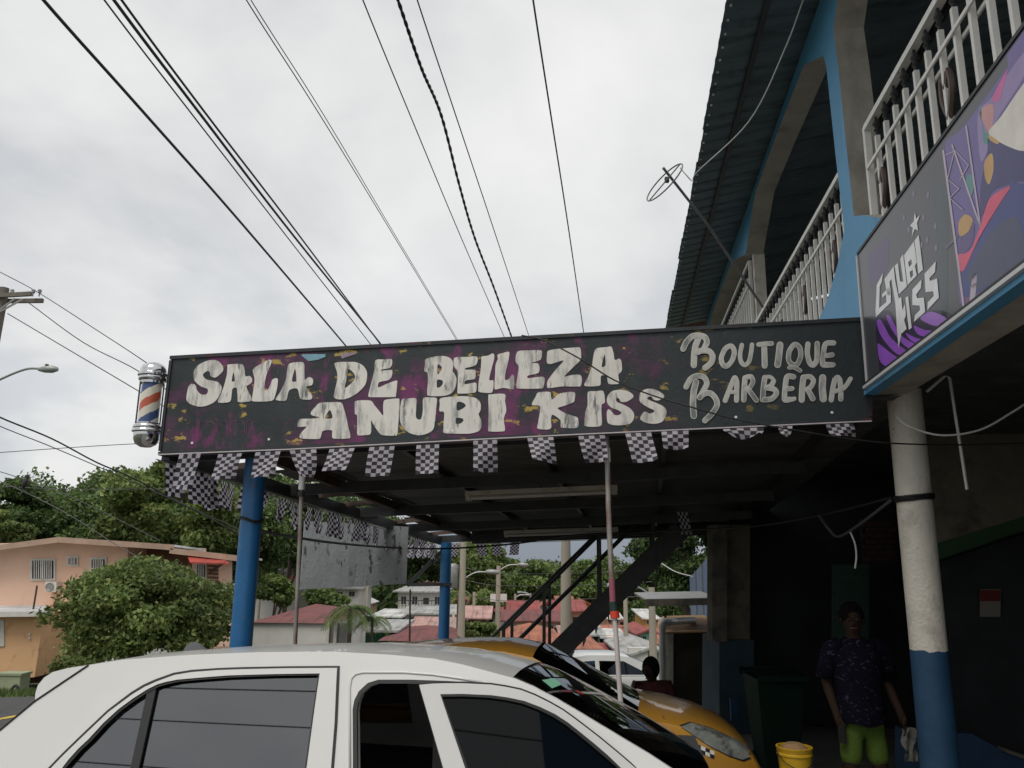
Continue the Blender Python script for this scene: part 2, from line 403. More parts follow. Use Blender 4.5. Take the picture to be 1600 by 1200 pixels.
# screws
for x in (300, 420, 700, 707, 900, 1150, 1300):
    p = SP(x, 700 - (x - 250) * .047, 0)
    MB().lathe(p + ZV * .03, [(.0, -.006), (.011, -.006), (.009, .0), (.0, .0)], 8, FD).build('screw', m_white, sign)
m_letter = M('white_brush_paint', srgb(220, 217, 209), .6, .07, 5)
dirt(m_letter, srgb(128, 131, 130), 3.5, (.5, .66), .8, stretch=(3.5, 3.5, .8), seed=3)
dirt(m_letter, srgb(66, 72, 74), 9, (.57, .66), .8, stretch=(2, 2, .45), seed=8)
m_letter2 = M('thin_white_brush_paint', srgb(182, 182, 176), .6, .1, 5)
dirt(m_letter2, srgb(92, 98, 100), 4.5, (.46, .62), .85, stretch=(1.6, 1.6, .9), seed=4)
m_edge = M('letter_edge_paint', srgb(200, 198, 190), .6, .1, 8)
def crop(o, k, pts): return [(o[0] + a / k, o[1] + b / k) for a, b in pts]
C1, C2, C3, C4 = (280, 540), (460, 530), (640, 525), (830, 520); K = 1600 / 220
LET = [
 ('S', C1, [[(440,175),(495,230),(500,290),(440,350),(400,365),(360,345),(350,300),(320,290),(280,320),(275,350),(310,385),(380,400),(440,415),(480,460),(480,520),(440,600),(390,650),(310,685),(230,695),(140,670),(95,635),(85,590),(105,480),(140,435),(185,450),(205,510),(250,555),(310,555),(330,520),(320,490),(260,470),(200,425),(165,370),(170,290),(210,230),(290,185),(370,165)]]),
 ('A', C1, [[(555,220),(630,210),(720,215),(745,270),(755,350),(800,345),(830,380),(825,420),(790,450),(765,465),(790,530),(822,590),(815,630),(760,640),(670,640),(665,560),(655,480),(610,490),(600,540),(590,620),(560,645),(455,650),(447,615),(490,520),(520,430),(545,330),(550,250)],[(620,300),(635,400),(605,410),(600,395)]]),
 ('L', C1, [[(850,260),(930,210),(1010,165),(1045,165),(1050,200),(1010,290),(985,370),(970,500),(1010,500),(1040,440),(1060,390),(1100,370),(1125,390),(1115,480),(1095,560),(1070,620),(1000,635),(840,635),(830,600),(850,480),(860,380),(840,300)]]),
 ('A', C1, [[(1250,210),(1330,190),(1405,190),(1425,220),(1425,290),(1430,390),(1470,360),(1510,370),(1525,405),(1510,450),(1450,465),(1460,510),(1500,550),(1515,590),(1490,615),(1390,610),(1370,580),(1345,490),(1265,500),(1240,540),(1225,610),(1195,630),(1105,620),(1110,590),(1155,520),(1210,400),(1230,280)],[(1320,260),(1335,400),(1290,410),(1285,380)]]),
 ('D', C2, [[(465,270),(540,260),(620,260),(700,262),(780,300),(825,370),(825,450),(800,530),(720,610),(640,660),(560,685),(480,680),(450,655),(460,590),(485,480),(490,390),(465,310)],[(612,345),(650,360),(690,410),(685,460),(640,510),(575,555),(595,450)]]),
 ('E', C2, [[(925,240),(1020,232),(1105,228),(1110,290),(1080,330),(1000,345),(985,360),(1100,350),(1115,375),(1100,440),(1060,470),(965,490),(955,550),(1050,510),(1160,470),(1170,500),(1155,640),(1130,658),(930,660),(845,655),(850,600),(880,480),(910,350)]]),
 ('N', C2, [[(690,710),(760,695),(870,700),(910,750),(960,810),(1010,870),(1010,780),(1020,700),(1080,682),(1180,675),(1195,700),(1190,850),(1180,990),(1170,1085),(1130,1098),(1000,1090),(960,1060),(900,970),(870,920),(875,1000),(865,1080),(800,1090),(720,1090),(715,1000),(715,870),(690,850),(685,770)]]),
 ('A', C2, [[(290,725),(400,718),(530,720),(560,780),(590,880),(615,1000),(640,1110),(600,1130),(445,1130),(430,1080),(425,1035),(325,1045),(300,1120),(260,1135),(90,1130),(60,1105),(90,1050),(140,995),(50,1000),(35,975),(60,910),(200,905),(290,890),(200,865),(190,830),(240,770)],[(405,805),(435,895),(350,898)]]),
 ('U', None, [[(628,625),(637,623),(650,622.5),(650.5,634),(650.5,653),(658,655),(661,640),(661.5,622.6),(673,621.3),(682.6,622.6),(682,635),(680,657),(677,671),(667.5,677.6),(654,680.4),(641,677),(632,671),(626,660),(625,645)]]),
 ('B', C3, [[(185,265),(290,235),(400,230),(470,260),(500,320),(490,400),(510,430),(535,490),(525,570),(490,640),(420,675),(320,685),(215,680),(200,640),(210,520),(205,420),(170,400),(175,320)],[(320,325),(365,350),(360,390),(320,440)],[(315,500),(370,505),(380,540),(350,580),(312,585)]]),
 ('E', C3, [[(510,250),(640,240),(765,235),(770,300),(740,340),(640,365),(640,385),(740,385),(750,420),(740,490),(640,505),(630,550),(745,530),(762,560),(755,635),(700,650),(555,655),(545,620),(550,500),(545,400),(510,350)]]),
 ('L', C3, [[(820,235),(890,225),(940,200),(962,215),(960,270),(930,380),(905,500),(950,505),(955,560),(945,625),(920,648),(800,640),(780,610),(790,500),(810,380),(815,290)]]),
 ('L', C3, [[(1000,215),(1060,195),(1125,180),(1135,210),(1120,300),(1090,420),(1085,500),(1130,490),(1165,440),(1190,470),(1185,600),(1150,605),(1060,590),(980,610),(965,580),(972,450),(978,330),(1005,260)]]),
 ('E', C3, [[(1225,180),(1350,165),(1490,165),(1505,200),(1490,270),(1400,300),(1380,310),(1450,310),(1475,340),(1465,420),(1350,450),(1345,480),(1440,470),(1520,465),(1535,500),(1520,585),(1480,598),(1260,600),(1215,580),(1225,470),(1240,350),(1205,290)]]),
 ('B', C3, [[(350,710),(480,690),(640,685),(750,705),(805,760),(810,840),(785,890),(815,960),(815,1040),(780,1085),(680,1110),(500,1110),(390,1100),(385,1040),(395,900),(385,860),(340,855),(345,780)],[(540,755),(600,755),(640,790),(600,830),(540,845)],[(530,935),(590,935),(615,955),(590,990),(532,1000)]]),
 ('I', C3, [[(895,685),(920,665),(1080,660),(1085,740),(1100,850),(1070,940),(1085,1060),(1060,1085),(910,1085),(895,1050),(900,850)]]),
 ('Z', C4, [[(195,205),(300,185),(480,170),(555,170),(568,240),(560,310),(480,390),(400,470),(380,500),(470,480),(555,480),(575,520),(565,600),(530,612),(340,612),(200,630),(180,600),(190,540),(280,420),(370,315),(230,355),(180,340),(180,250)]]),
 ('A', C4, [[(740,180),(850,165),(910,160),(935,230),(950,310),(1000,295),(1025,330),(1030,430),(990,480),(1000,570),(960,585),(880,580),(865,520),(860,490),(795,490),(790,560),(780,600),(700,610),(610,605),(610,570),(650,490),(690,370),(710,250)],[(835,245),(845,370),(800,385)]]),
 ('K', C4, [[(80,680),(210,672),(225,720),(240,760),(330,690),(490,675),(495,750),(480,790),(380,830),(300,860),(400,920),(520,960),(535,1000),(525,1080),(350,1080),(335,1040),(330,990),(240,930),(225,1000),(228,1080),(180,1100),(75,1090),(75,1040),(100,900),(95,830),(20,825),(10,800),(50,730)]]),
 ('I', C4, [[(650,670),(740,665),(820,665),(838,790),(800,820),(800,940),(800,1050),(720,1070),(610,1060),(605,1020),(615,900),(640,830),(640,740)]]),
 ('S', C4, [[(880,700),(930,660),(1020,648),(1110,670),(1160,710),(1150,745),(1080,785),(1020,785),(1000,750),(970,740),(970,785),(1030,810),(1110,850),(1165,910),(1165,980),(1120,1035),(1010,1052),(910,1045),(865,1010),(860,900),(880,870),(910,890),(950,935),(1000,935),(1025,910),(990,880),(910,850),(865,800),(860,750)]]),
 ('S', C4, [[(1235,690),(1290,645),(1370,637),(1450,665),(1510,710),(1500,745),(1440,770),(1390,760),(1365,725),(1325,735),(1330,760),(1400,790),(1490,830),(1535,880),(1530,950),(1490,1010),(1410,1035),(1310,1025),(1245,990),(1240,960),(1275,905),(1310,900),(1340,920),(1390,905),(1395,880),(1330,850),(1250,800),(1225,750)]]),
]
def smooth2(l, closed=True, n=3):
    P = [Vector((a, b, 0)) for a, b in l]; N = len(P); out = []
    for i in range(N if closed else N - 1):
        a, b, c, d = (P[(i - 1) % N], P[i], P[(i + 1) % N], P[(i + 2) % N]) if closed else (P[max(i - 1, 0)], P[i], P[i + 1], P[min(i + 2, N - 1)])
        for k in range(n):
            t = k / n; T = .55     # softened cardinal spline
            m1 = (c - a) * T * .8; m2 = (d - b) * T * .8
            q = b * (2*t**3 - 3*t*t + 1) + m1 * (t**3 - 2*t*t + t) + c * (-2*t**3 + 3*t*t) + m2 * (t**3 - t*t)
            out.append((q.x, q.y))
    if not closed: out.append(l[-1])
    return out
for ch, o, loops in LET:
    px = loops if o is None else [crop(o, K, l) for l in loops]
    px = [smooth2(l) for l in px]
    MB().plate([[SP(a, b, .005) for a, b in l] for l in px], FD * .004).build('letter', m_letter, sign)
def stroke(pts, w, closed=False):
    """outline loops (image plane) of a brush stroke"""
    P = [Vector((a, b)) for a, b in smooth2(pts, closed, 6)]; N = len(P); Lf, Rt = [], []
    for i, p in enumerate(P):
        q = (P[(i + 1) % N] - P[(i - 1) % N]) if closed else (P[min(i + 1, N - 1)] - P[max(i - 1, 0)])
        q.normalize(); nrm = Vector((-q.y, q.x)); Lf.append(p + nrm * w / 2); Rt.append(p - nrm * w / 2)
    if closed: return [[tuple(p) for p in Lf], [tuple(p) for p in Rt]] if area(Lf) > area(Rt) else [[tuple(p) for p in Rt], [tuple(p) for p in Lf]]
    cap = []
    q = (P[-1] - P[-2]).normalized(); nrm = Vector((-q.y, q.x))
    for k in range(1, 6): a = math.pi * k / 6; cap.append(P[-1] + (nrm * math.cos(a) + q * math.sin(a)) * w / 2)
    q = (P[0] - P[1]).normalized(); nrm = Vector((-q.y, q.x)); cap2 = []
    for k in range(1, 6): a = math.pi * k / 6; cap2.append(P[0] + (nrm * math.cos(a) + q * math.sin(a)) * w / 2)
    return [[tuple(p) for p in Lf + cap + Rt[::-1] + cap2]]
def area(P): return abs(sum(P[i].x * P[(i + 1) % len(P)].y - P[(i + 1) % len(P)].x * P[i].y for i in range(len(P)))) / 2
C5, C6 = (1040, 510), (1180, 510); K5 = 7.5
BR = [
 (C5, [([(385,140),(350,230),(335,330),(330,455)],72,0),([(205,265),(240,190),(310,120),(390,108),(460,130),(482,190),(455,250)],68,0),([(375,305),(430,285),(510,295),(550,355),(530,430),(462,488)],68,0)]),
 (C5, [([(770,232),(700,262),(652,370),(672,450),(720,465),(778,400),(805,300)],58,1)]),
 (C5, [([(893,220),(872,330),(884,415),(928,455),(978,410),(1004,290),(1012,215)],50,0)]),
 (C6, [([(105,250),(108,340),(110,462)],68,0),([(40,215),(120,207),(190,203)],56,0)]),
 (C6, [([(290,218),(277,340),(262,450)],78,0)]),
 (C6, [([(460,212),(400,290),(390,390),(430,445),(490,445),(532,350),(520,250)],58,1),([(398,487),(450,482),(525,520)],46,0)]),
 (C6, [([(617,208),(610,320),(640,430),(680,455),(718,400),(724,290),(725,202)],60,0)]),
 (C6, [([(918,195),(825,205),(797,320),(787,430),(812,455),(910,450)],60,0),([(840,345),(900,335)],56,0)]),
 (C5, [([(355,655),(330,760),(320,900),(330,1050)],74,0),([(240,710),(290,620),(370,580),(450,600),(482,670),(440,760),(397,830)],64,0),([(400,835),(450,792),(520,785),(580,840),(602,920),(545,1020),(460,1105)],66,0)]),
 (C5, [([(697,870),(740,760),(788,640),(812,602),(832,650),(832,760),(830,868)],58,0),([(760,772),(825,772)],46,0)]),
 (C5, [([(930,605),(920,740),(915,862)],62,0),([(945,597),(1000,592),(1022,650),(990,710),(945,738)],56,0),([(970,745),(1062,868)],58,0)]),
 (C6, [([(112,600),(95,720),(86,860)],62,0),([(120,597),(170,592),(212,632),(190,690),(135,720)],58,0),([(135,722),(220,740),(245,790),(190,850),(108,862)],62,0)]),
 (C6, [([(448,592),(372,592),(350,720),(342,840),(362,865),(450,845)],62,0),([(370,735),(430,730)],56,0)]),
 (C6, [([(565,600),(550,720),(544,862)],70,0),([(570,598),(640,592),(682,640),(650,710),(605,740)],58,0),([(622,755),(672,850)],64,0)]),
 (C6, [([(790,602),(785,720),(797,850)],82,0)]),
 (C6, [([(890,862),(910,720),(940,605),(982,602),(1000,720),(1002,852)],60,0),([(935,762),(1040,722),(1115,615)],52,0)]),
]
for o, strokes in BR:
    lb = MB(); eb = MB()
    for i, (pts, w, cl) in enumerate(strokes):
        for j, (ww, bld) in enumerate(((w, eb), (w * .74, lb))):
            lp = stroke(crop(o, K5, pts), ww / K5, bool(cl))
            bld.plate([[SP(a, b, .004 + .0025 * i + .0012 * j) for a, b in l] for l in lp], FD * .003)
    lo = lb.build('letter', m_letter2, sign)
    eb.build('letter_edge', m_edge, lo)
# faint ghosts of older lettering
m_ghost = M('faded_magenta_paint', srgb(120, 60, 110), .6, .4, 12); dirt(m_ghost, (.02, .02, .025), 10, (.45, .6), .9)
gl = [[(90,1070),(105,890),(175,880),(165,1000)],[(225,1080),(245,880),(290,870)],[(350,880),(430,860),(440,990),(490,870),(540,860),(560,1070)],[(590,1000),(600,870),(730,865),(740,990)],[(760,1000),(775,860),(830,860),(820,1000)],[(1010,850),(1130,830)],[(1170,990),(1230,880),(1310,830),(1330,1000)]]
for l in gl:
    gbm = MB()
    for lp in [stroke(crop(C1, K, l), .7)]: gbm.plate([[SP(a, b, .002) for a, b in q] for q in lp], FD * .0015)
    gbm.build('old_lettering', m_ghost, sign)
m_tape = M('pale_blue_tape', srgb(120, 160, 175), .6, .2, 10); m_tape2 = M('mauve_tape', srgb(150, 135, 145), .7, .2, 10)
MB().plate([[SP(a, b, .004) for a, b in crop(C2, K, [(80,185),(160,250),(270,235),(355,200),(355,170),(90,170)])]], FD * .003).build('torn_tape', m_tape, sign)
MB().plate([[SP(a, b, .004) for a, b in crop(C2, K, [(520,180),(545,222),(590,205),(700,170),(690,150),(560,158)])]], FD * .003).build('torn_tape', m_tape2, sign)

# ================================================================== BARBER POLE
m_chrome = M('chrome', (.62, .62, .62), .12, .1, 6, metal=1)
m_bpw = M('barber_cream', srgb(240, 234, 214), .3, .06, 4); m_bpr = M('barber_red', srgb(208, 98, 68), .3, .06, 4); m_bpb = M('barber_blue', srgb(70, 92, 142), .3, .06, 4)
bp0 = at(226, 694, 6.78); bp1 = at(242, 576, 6.78)
bz0, bz1 = bp0.z - .03, bp1.z + .05; bx = (bp0.x + bp1.x) / 2; by = 6.78; H = bz1 - bz0
bc = Vector((bx, by, bz0))
bpole = thing('barber_pole', bc, 'chrome capped barber pole with red, white and blue stripes beside the sign', 'barber pole')
R_ = .082
cyl = MB(); n, rows = 48, 48
h0, h1 = H * .27, H * .76
for i in range(rows + 1):
    for k in range(n):
        a = 2 * math.pi * k / n; cyl.v.append(bc + Vector((math.cos(a) * R_, math.sin(a) * R_, h0 + (h1 - h0) * i / rows)))
for i in range(rows):
    for k in range(n):
        k2 = (k + 1) % n; cyl.f.append([i * n + k, i * n + k2, (i + 1) * n + k2, (i + 1) * n + k])
        ph = ((i / rows) / .85 - k / n + 5.287) % 1.0
        cyl.m.append(1 if ph < .25 else (0 if ph < .5 else (2 if ph < .75 else 0)))
cyl.build('striped_cylinder', [m_bpw, m_bpr, m_bpb], bpole, smooth=True)
m_clear = glassmat('clear_tube_glass', .0, (.995, .995, .995), .02, 1.15)
MB().lathe(bc, [(R_ + .02, h0), (R_ + .02, h1)], 32).build('glass_tube', m_clear, bpole, smooth=60)
cap = [(.0, 0), (.045, .006), (.085, .03), (.102, .07), (.106, .11), (.106, .125), (.122, .135), (.122, .15), (.112, .16), (.117, .172), (.112, .19), (.1, .2), (.1, h0 + .01)]
MB().lathe(bc, cap, 32).build('bottom_cap', m_chrome, bpole, smooth=50)
MB().lathe(bc, [(r, H - z) for r, z in [(.0, 0), (.05, .004), (.09, .024), (.108, .06), (.11, .09), (.125, .1), (.125, .118), (.112, .128), (.118, .142), (.112, .16), (.1, .168), (.1, H - h1 + .01)]][::-1], 32).build('top_cap', m_chrome, bpole, smooth=50)
for zz in (.14, H - .12):
    MB().bar(bc + Vector((.09, 0, zz)), Vector((sBL.x - .03, by - .02, bz0 + zz)), .03, .05).build('bracket', m_chrome, bpole)

# ================================================================== CARPORT
FLc, FRc = SP(252, 712) + FD * .16, SP(1356, 657) + FD * .16
BLc = at(690, 848, 14.5); BRc = Vector((FRc.x + .13 * 7.7 + .05, FRc.y + 7.5, 2.30))
def RP(s, t, dz=0):
    return (FLc * (1 - s) + FRc * s) * (1 - t) + (BLc * (1 - s) + BRc * s) * t + ZV * dz
cp = thing('carport_roof', (FLc + FRc + BLc + BRc) / 4, 'dark corrugated metal carport roof on steel beams behind the sign', 'roof')
nsh = 10
for i in range(nsh):
    b = MB(); rows = []
    t0, t1 = i / nsh - .004, (i + 1) / nsh + (.006 if i < nsh - 1 else .03)
    s0 = .082 + rng.uniform(-.012, .008)
    for k in range(41):
        t = t0 + (t1 - t0) * k / 40
        w = .011 * math.cos(2 * math.pi * k / 40 * 8) + .004 * (i % 2)
        rows.append([RP(s0, t, .19 + w), RP(.5, t, .19 + w), RP(1.07, t, .19 + w)])
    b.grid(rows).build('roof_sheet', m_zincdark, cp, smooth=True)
for t in (.015, .27, .52, .76, .985):
    MB().bar(RP(.0, t, .05), RP(1.0, t, .05), .06, .12).build('beam', m_steel, cp)
for s in (.32, .53, .74, .985):
    MB().bar(RP(s, .02, .145), RP(s, .98, .145), .05, .07).build('rafter', m_steel, cp)
MB().bar(RP(.1, .0, .10), RP(.1, 1.0, .10), .07, .10).build('edge_angle', m_rust, cp)
MB().bar(RP(0, -.01, .03), RP(0, 1.0, .03), .08, .13).build('edge_beam', m_steel, cp)
for t in (.12, .36, .46, .6, .7, .84, .92):
    MB().bar(RP(0, t, .09), RP(.1, t, .12), .05, .06).build('spacer', m_rust, cp)
MB().bar(RP(.1, 1.02, .11), RP(1.06, 1.02, .11), .03, .26).build('end_fascia', m_steel, cp)
# loose strips of old sheet lying in the gap
for t0, t1 in ((.0, .1), (.2, .3), (.33, .45), (.5, .58), (.72, .83)):
    b = MB(); rows = []
    for k in range(13):
        t = t0 + (t1 - t0) * k / 12; j = rng.uniform(-.012, .012)
        rows.append([RP(.012, t, .17 + j), RP(.06 + j, t, .175), RP(.125, t, .175)])
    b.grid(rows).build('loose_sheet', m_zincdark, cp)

def round_column(name, top, bot_z, r, mats, label, split=None, n=28):
    """pipe column, optional second colour below height split"""
    root = thing(name, (top.x, top.y, bot_z), label, 'column', None)
    b = MB(); c = Vector((top.x, top.y, bot_z)); Hh = top.z - bot_z
    if split is None:
        b.lathe(c, [(r * 1.25, 0), (r * 1.25, .04), (r, .045), (r * 1.0, Hh * .5), (r, Hh)], n); b.build('shaft', mats[0], root, smooth=40)
    else:
        pb_ = MB().lathe(c, [(r * 1.035, 0), (r * 1.015, (split - bot_z) * .9), (r * 1.012, split - bot_z)], n)
        for k in range(n): pb_.v[2 * n + k].z += .003 * math.sin(k * 1.9) + .004 * math.sin(k * .7 + 1) - (.012 if k in (19, 20) else 0)
        pb_.build('painted_base', mats[1], root, smooth=40)
        MB().lathe(c, [(r * .998, split - bot_z - .05), (r * 1.004, Hh * .7), (r * .99, Hh * .85), (r, Hh)], n).build('shaft', mats[0], root, smooth=40)
    return root
c1 = at(400, 720, 7.02)
bc1 = round_column('carport_column', Vector((c1.x, c1.y, 2.66)), -.40, .092, [m_bluepost], 'blue round steel column nearest, under the left end of the sign')
MB().tube([c1 + Vector((math.cos(a) * .1, math.sin(a) * .1, -.53 + .02 * math.sin(a * 2) + .012 * a / 6)) for a in [k * .35 for k in range(40)]], .007, 5).build('wire_wrap', m_wire, bc1)
c2 = at(696, 900, 14.3)
round_column('carport_column', Vector((c2.x, c2.y, BLc.z + .0)), gz(0, 14.3) - .02, .095, [m_bluepost], 'blue round steel column at the far back corner of the carport')
# brace at the back column
br = thing('column_brace', at(640, 918, 14.2), 'dark diagonal steel brace leaning on the far blue column', 'brace')
MB().bar(at(636, 915, 14.2), at(694, 858, 14.28), .06, .07).build('strut', m_steel, br)
MB().bar(at(636, 914, 14.2), at(706, 913, 14.22), .05, .05).build('tie', m_steel, br)
# fluorescent fittings
m_lamp = M('lamp_housing', srgb(190, 186, 172), .5, .1, 4); dirt(m_lamp, srgb(120, 112, 95), 4, (.5, .7), .6); m_tube = M('dead_tube', srgb(200, 198, 192), .3, .05, 4)
PN = (FRc - FLc).cross(BLc - FLc).normalized()
def lampfit(xa, ya, xb, yb, label):
    a, b = onp(xa, ya, FLc - ZV * .06, PN), onp(xb, yb, FLc - ZV * .06, PN)
    d = (b - a).normalized(); s = d.cross(ZV).normalized(); u = s.cross(d)
    r = thing('fluorescent_lamp', (a + b) / 2, label, 'lamp', 'fluorescent lamps under the carport roof')
    c = (a + b) / 2; L = (b - a).length
    MB().box(c + u * .03, (L, .13, .05), (d, s, u)).build('housing', m_lamp, r)
    for k in (-1, 1):
        MB().box(c + d * k * (L / 2 - .03) - u * .02, (.05, .11, .05), (d, s, u)).build('socket', m_lamp, r)
        MB().tube([c + s * .032 * k - u * .022 - d * (L / 2 - .05), c + s * .032 * k - u * .022 + d * (L / 2 - .05)], .017, 10).build('tube', m_tube, r, smooth=60)
    MB().tube([c + u * .05, c + u * .05 + ZV * .14], .006, 5).build('wire', m_wire, r)
    return r
lampfit(728, 776, 965, 766, 'unlit twin fluorescent lamp, the nearer one, under the carport roof')
lampfit(788, 835, 966, 829, 'unlit twin fluorescent lamp at the back edge of the carport roof')
# props under the sign
m_prop = M('galvanised_prop', srgb(150, 146, 140), .5, .15, 4, metal=.2); dirt(m_prop, srgb(110, 66, 48), 3, (.48, .66), .8, stretch=(3, 3, .8))
m_propw = M('white_prop_paint', srgb(198, 190, 186), .5, .1, 6); m_red = M('red_orange_plastic', srgb(205, 62, 36), .45, .1, 5); m_green = M('dark_green_plastic', srgb(28, 50, 40), .5, .1, 5); m_pink = M('pink_tape', srgb(150, 84, 100), .6, .15, 8)
pr = thing('sign_prop', at(463, 1010, 6.9), 'rusty thin pipe prop under the left part of the sign', 'prop')
pa, pb = at(473, 712, 6.72), at(461, 1010, 6.84)
MB().tube(bezier([pa, at(468, 850, 6.8), pb, pb + Vector((.01, .1, -.85))], 6), .017, 10).build('pipe', m_prop, pr, smooth=60)
MB().tube([at(473, 735, 6.72), at(471, 765, 6.73)], .027, 10).build('sleeve', m_pvc, pr, smooth=60)
MB().tube([at(471, 768, 6.73), at(471, 775, 6.74)], .03, 10).build('coupling', m_steel, pr, smooth=60)
pr2 = thing('sign_prop', at(968, 1085, 6.32), 'thin white pipe prop with a red and green coupling in front of the yellow taxi', 'prop')
q = [at(948, 680, 6.34), at(951, 800, 6.3), at(957, 940, 6.3), at(962, 985, 6.28), at(970, 1100, 6.26), at(974, 1290, 6.26)]
MB().tube(q[:3], .021, 10).build('upper_pipe', m_prop, pr2, smooth=60)
MB().tube([at(948, 700, 6.34), at(949, 722, 6.335)], .028, 10).build('sleeve', m_pvc, pr2, smooth=60)
MB().tube([at(956, 905, 6.3), at(957.5, 942, 6.3)], .024, 10).build('pink_wrap', m_pink, pr2, smooth=60)
MB().tube([at(958, 940, 6.3), at(960, 955, 6.295)], .034, 10).build('green_coupling', m_green, pr2, smooth=60)
MB().tube([at(960, 955, 6.295), at(961, 966, 6.29)], .036, 10).build('red_coupling', m_red, pr2, smooth=60)
MB().tube([at(960.5, 964, 6.29), q[4], q[5]], .019, 10).build('lower_pipe', m_propw, pr2, smooth=60)
tag(MB().tube([at(641, 921, 12.9), at(640, 1000, 12.9), at(640, 1040, 12.9)], .014, 8).build('thin_rod', m_rust), 'thin rusty rod below the right end of the grey board', 'rod')
# grey board hanging under the left edge
m_board = M('grey_painted_board', srgb(152, 157, 159), .7, .12, 3, bump=.3, bsc=22)
dirt(m_board, srgb(78, 80, 80), 11, (.6, .68), .85, stretch=(1, 1, .6)); dirt(m_board, srgb(60, 58, 56), 26, (.66, .72), .8, seed=3)
dirt(m_board, srgb(168, 173, 175), 2, (.45, .7), .5, seed=5); dirt(m_board, srgb(50, 50, 50), 7, (.6, .64), .85, stretch=(1, 1, .45), seed=7); dirt(m_board, srgb(66, 64, 60), 1.4, (.58, .75), .5, stretch=(3, 3, .3), seed=8)
b0, b1 = at(468, 921, 11.4), at(634, 912, 12.2)
bn = (b1 - b0).cross(ZV).normalized()
hb = thing('hanging_board', b0, 'grey mottled painted board hanging under the left carport edge', 'board')
top0, top1 = b0.copy(), b1.copy(); top0.z = RP(0, .6).z + .0; top1.z = RP(0, .7).z + .02
MB().plate([[b0, b1, top1, top0]], bn * .02).build('panel', m_board, hb)
for k in (.05, .5, .95): p = b0.lerp(b1, k); MB().tube([Vector((p.x, p.y, top0.z * (1 - k) + top1.z * k - .02)), Vector((p.x, p.y, top0.z * (1 - k) + top1.z * k + .1))], .006, 5).build('hanger_wire', m_wire, hb)

# ================================================================== CHECKERED BUNTING
m_fw = M('flag_white', srgb(205, 200, 210), .6, .06, 8); m_fk = M('flag_black', srgb(52, 48, 56), .6, .1, 8); transl(m_fw, .45); transl(m_fk, .3); m_cord = M('white_cord', srgb(190, 182, 186), .6, .1, 10)
def flag(parent, A, B, hang, wave=.02, nx=5, ny=8, curl=0, seed=0, taper=1.0):
    r = random.Random(seed); A, B, hang = Vector(A), Vector(B), Vector(hang)
    nrm = (B - A).cross(hang).normalized(); ph = r.uniform(0, 6); rows = []
    for j in range(ny + 1):
        v = j / ny; row = []
        for i in range(nx + 1):
            u = i / nx
            w = wave * v * math.sin(u * 4 + ph + v * 3) + curl * v * v * (u - .3)
            uu = .5 + (u - .5) * (1 - (1 - taper) * v * v)
            row.append(A.lerp(B, uu) + hang * (v * (1 - .06 * r.random() * v)) + nrm * w)
        rows.append(row)
    b = MB(); b.grid(rows)
    b.m = [(i + j) % 2 for j in range(ny) for i in range(nx)]
    return b.build('flag', [m_fw, m_fk], parent, fix=False)
bun = thing('checkered_bunting', SP(700, 695), 'front string of black and white checkered flags under the sign', 'bunting', 'strings of checkered flags')
MB().tube([SP(250, 711, .03), SP(455, 703, .035), SP(760, 687, .035), SP(900, 680, .035), SP(1360, 659, .03)], .006, 5).build('cord', m_cord, bun)
FR_ = [((285,318,711),(272,303,766),5,8),((345,382,711),(332,372,752),5,8),((403,442,708),(395,434,748),5,8),((456,497,705),(478,492,750),5,8),((518,557,703),(508,546,737),5,7),((580,619,700),(575,611,746),5,8),((653,688,697),(652,688,743),5,8),((741,778,690),(743,777,737),5,8),((825,865,686),(836,870,724),5,8),((904,945,683),(915,950,723),5,8),((977,1017,679),(988,1027,723),5,8),((1033,1075,676),(1036,1074,703),5,5),((1128,1192,672),(1142,1182,685),6,3),((1214,1236,668),(1222,1228,686),3,4),((1288,1330,665),(1297,1338,684),6,4)]
for i, ((xa, xb, yt), (xc, xd, yb), nx, ny) in enumerate(FR_):
    A, B = SP(xa, yt, .045), SP(xb, yt - (xb - xa) * .047, .045)
    h = (SP((xc + xd) / 2, yb, .06) - (A + B) / 2) * rng.uniform(.97, 1.06) - FD * rng.uniform(-.03, .05)
    flag(bun, A, B, h, rng.uniform(.015, .04), nx, ny, rng.uniform(-.07, .07), i, taper=min(1, (xd - xc) / (xb - xa)))
bun2 = thing('checkered_bunting', RP(0, .5), 'long string of checkered flags receding along the left carport edge', 'bunting', 'strings of checkered flags')
MB().tube([RP(-.005, -.02, -.04), RP(-.01, .3, -.05), RP(-.008, .7, -.05), RP(0, 1.0, -.04)], .006, 5).build('cord', m_cord, bun2)
nfl = 46
for i in range(nfl):
    t = .0 + i / nfl * 1.0 + rng.uniform(-.006, .006)
    A = RP(-.008, t, -.045); B = RP(-.008, t + .02, -.045)
    A2 = A.copy(); turn = rng.uniform(-.09, .09)
    B = B + SD * turn
    hang = ZV * -rng.uniform(.24, .32) + SD * rng.uniform(-.05, .03) + FD * rng.uniform(-.04, .05)
    flag(bun2, A, B, hang, .03, 5, 8, rng.uniform(-.08, .08), 50 + i, taper=rng.uniform(.6, 1))
bun3 = thing('checkered_bunting', RP(.3, 1), 'short string of checkered flags along the far carport edge', 'bunting', 'strings of checkered flags')
MB().tube([RP(0, 1.01, -.03), RP(.4, 1.01, -.04), RP(.8, 1.01, -.03)], .005, 5).build('cord', m_cord, bun3)
for i, x in enumerate((645, 658, 672, 711, 752, 776, 805)):
    yq = 850 - (x - 690) * .03
    A, B = at(x - 7, yq, 14.6), at(x + 7, yq - .4, 14.6)
    flag(bun3, A, B, ZV * -.24 + SD * rng.uniform(-.04, .04), .015, 5, 8, rng.uniform(-.03, .03), 90 + i)
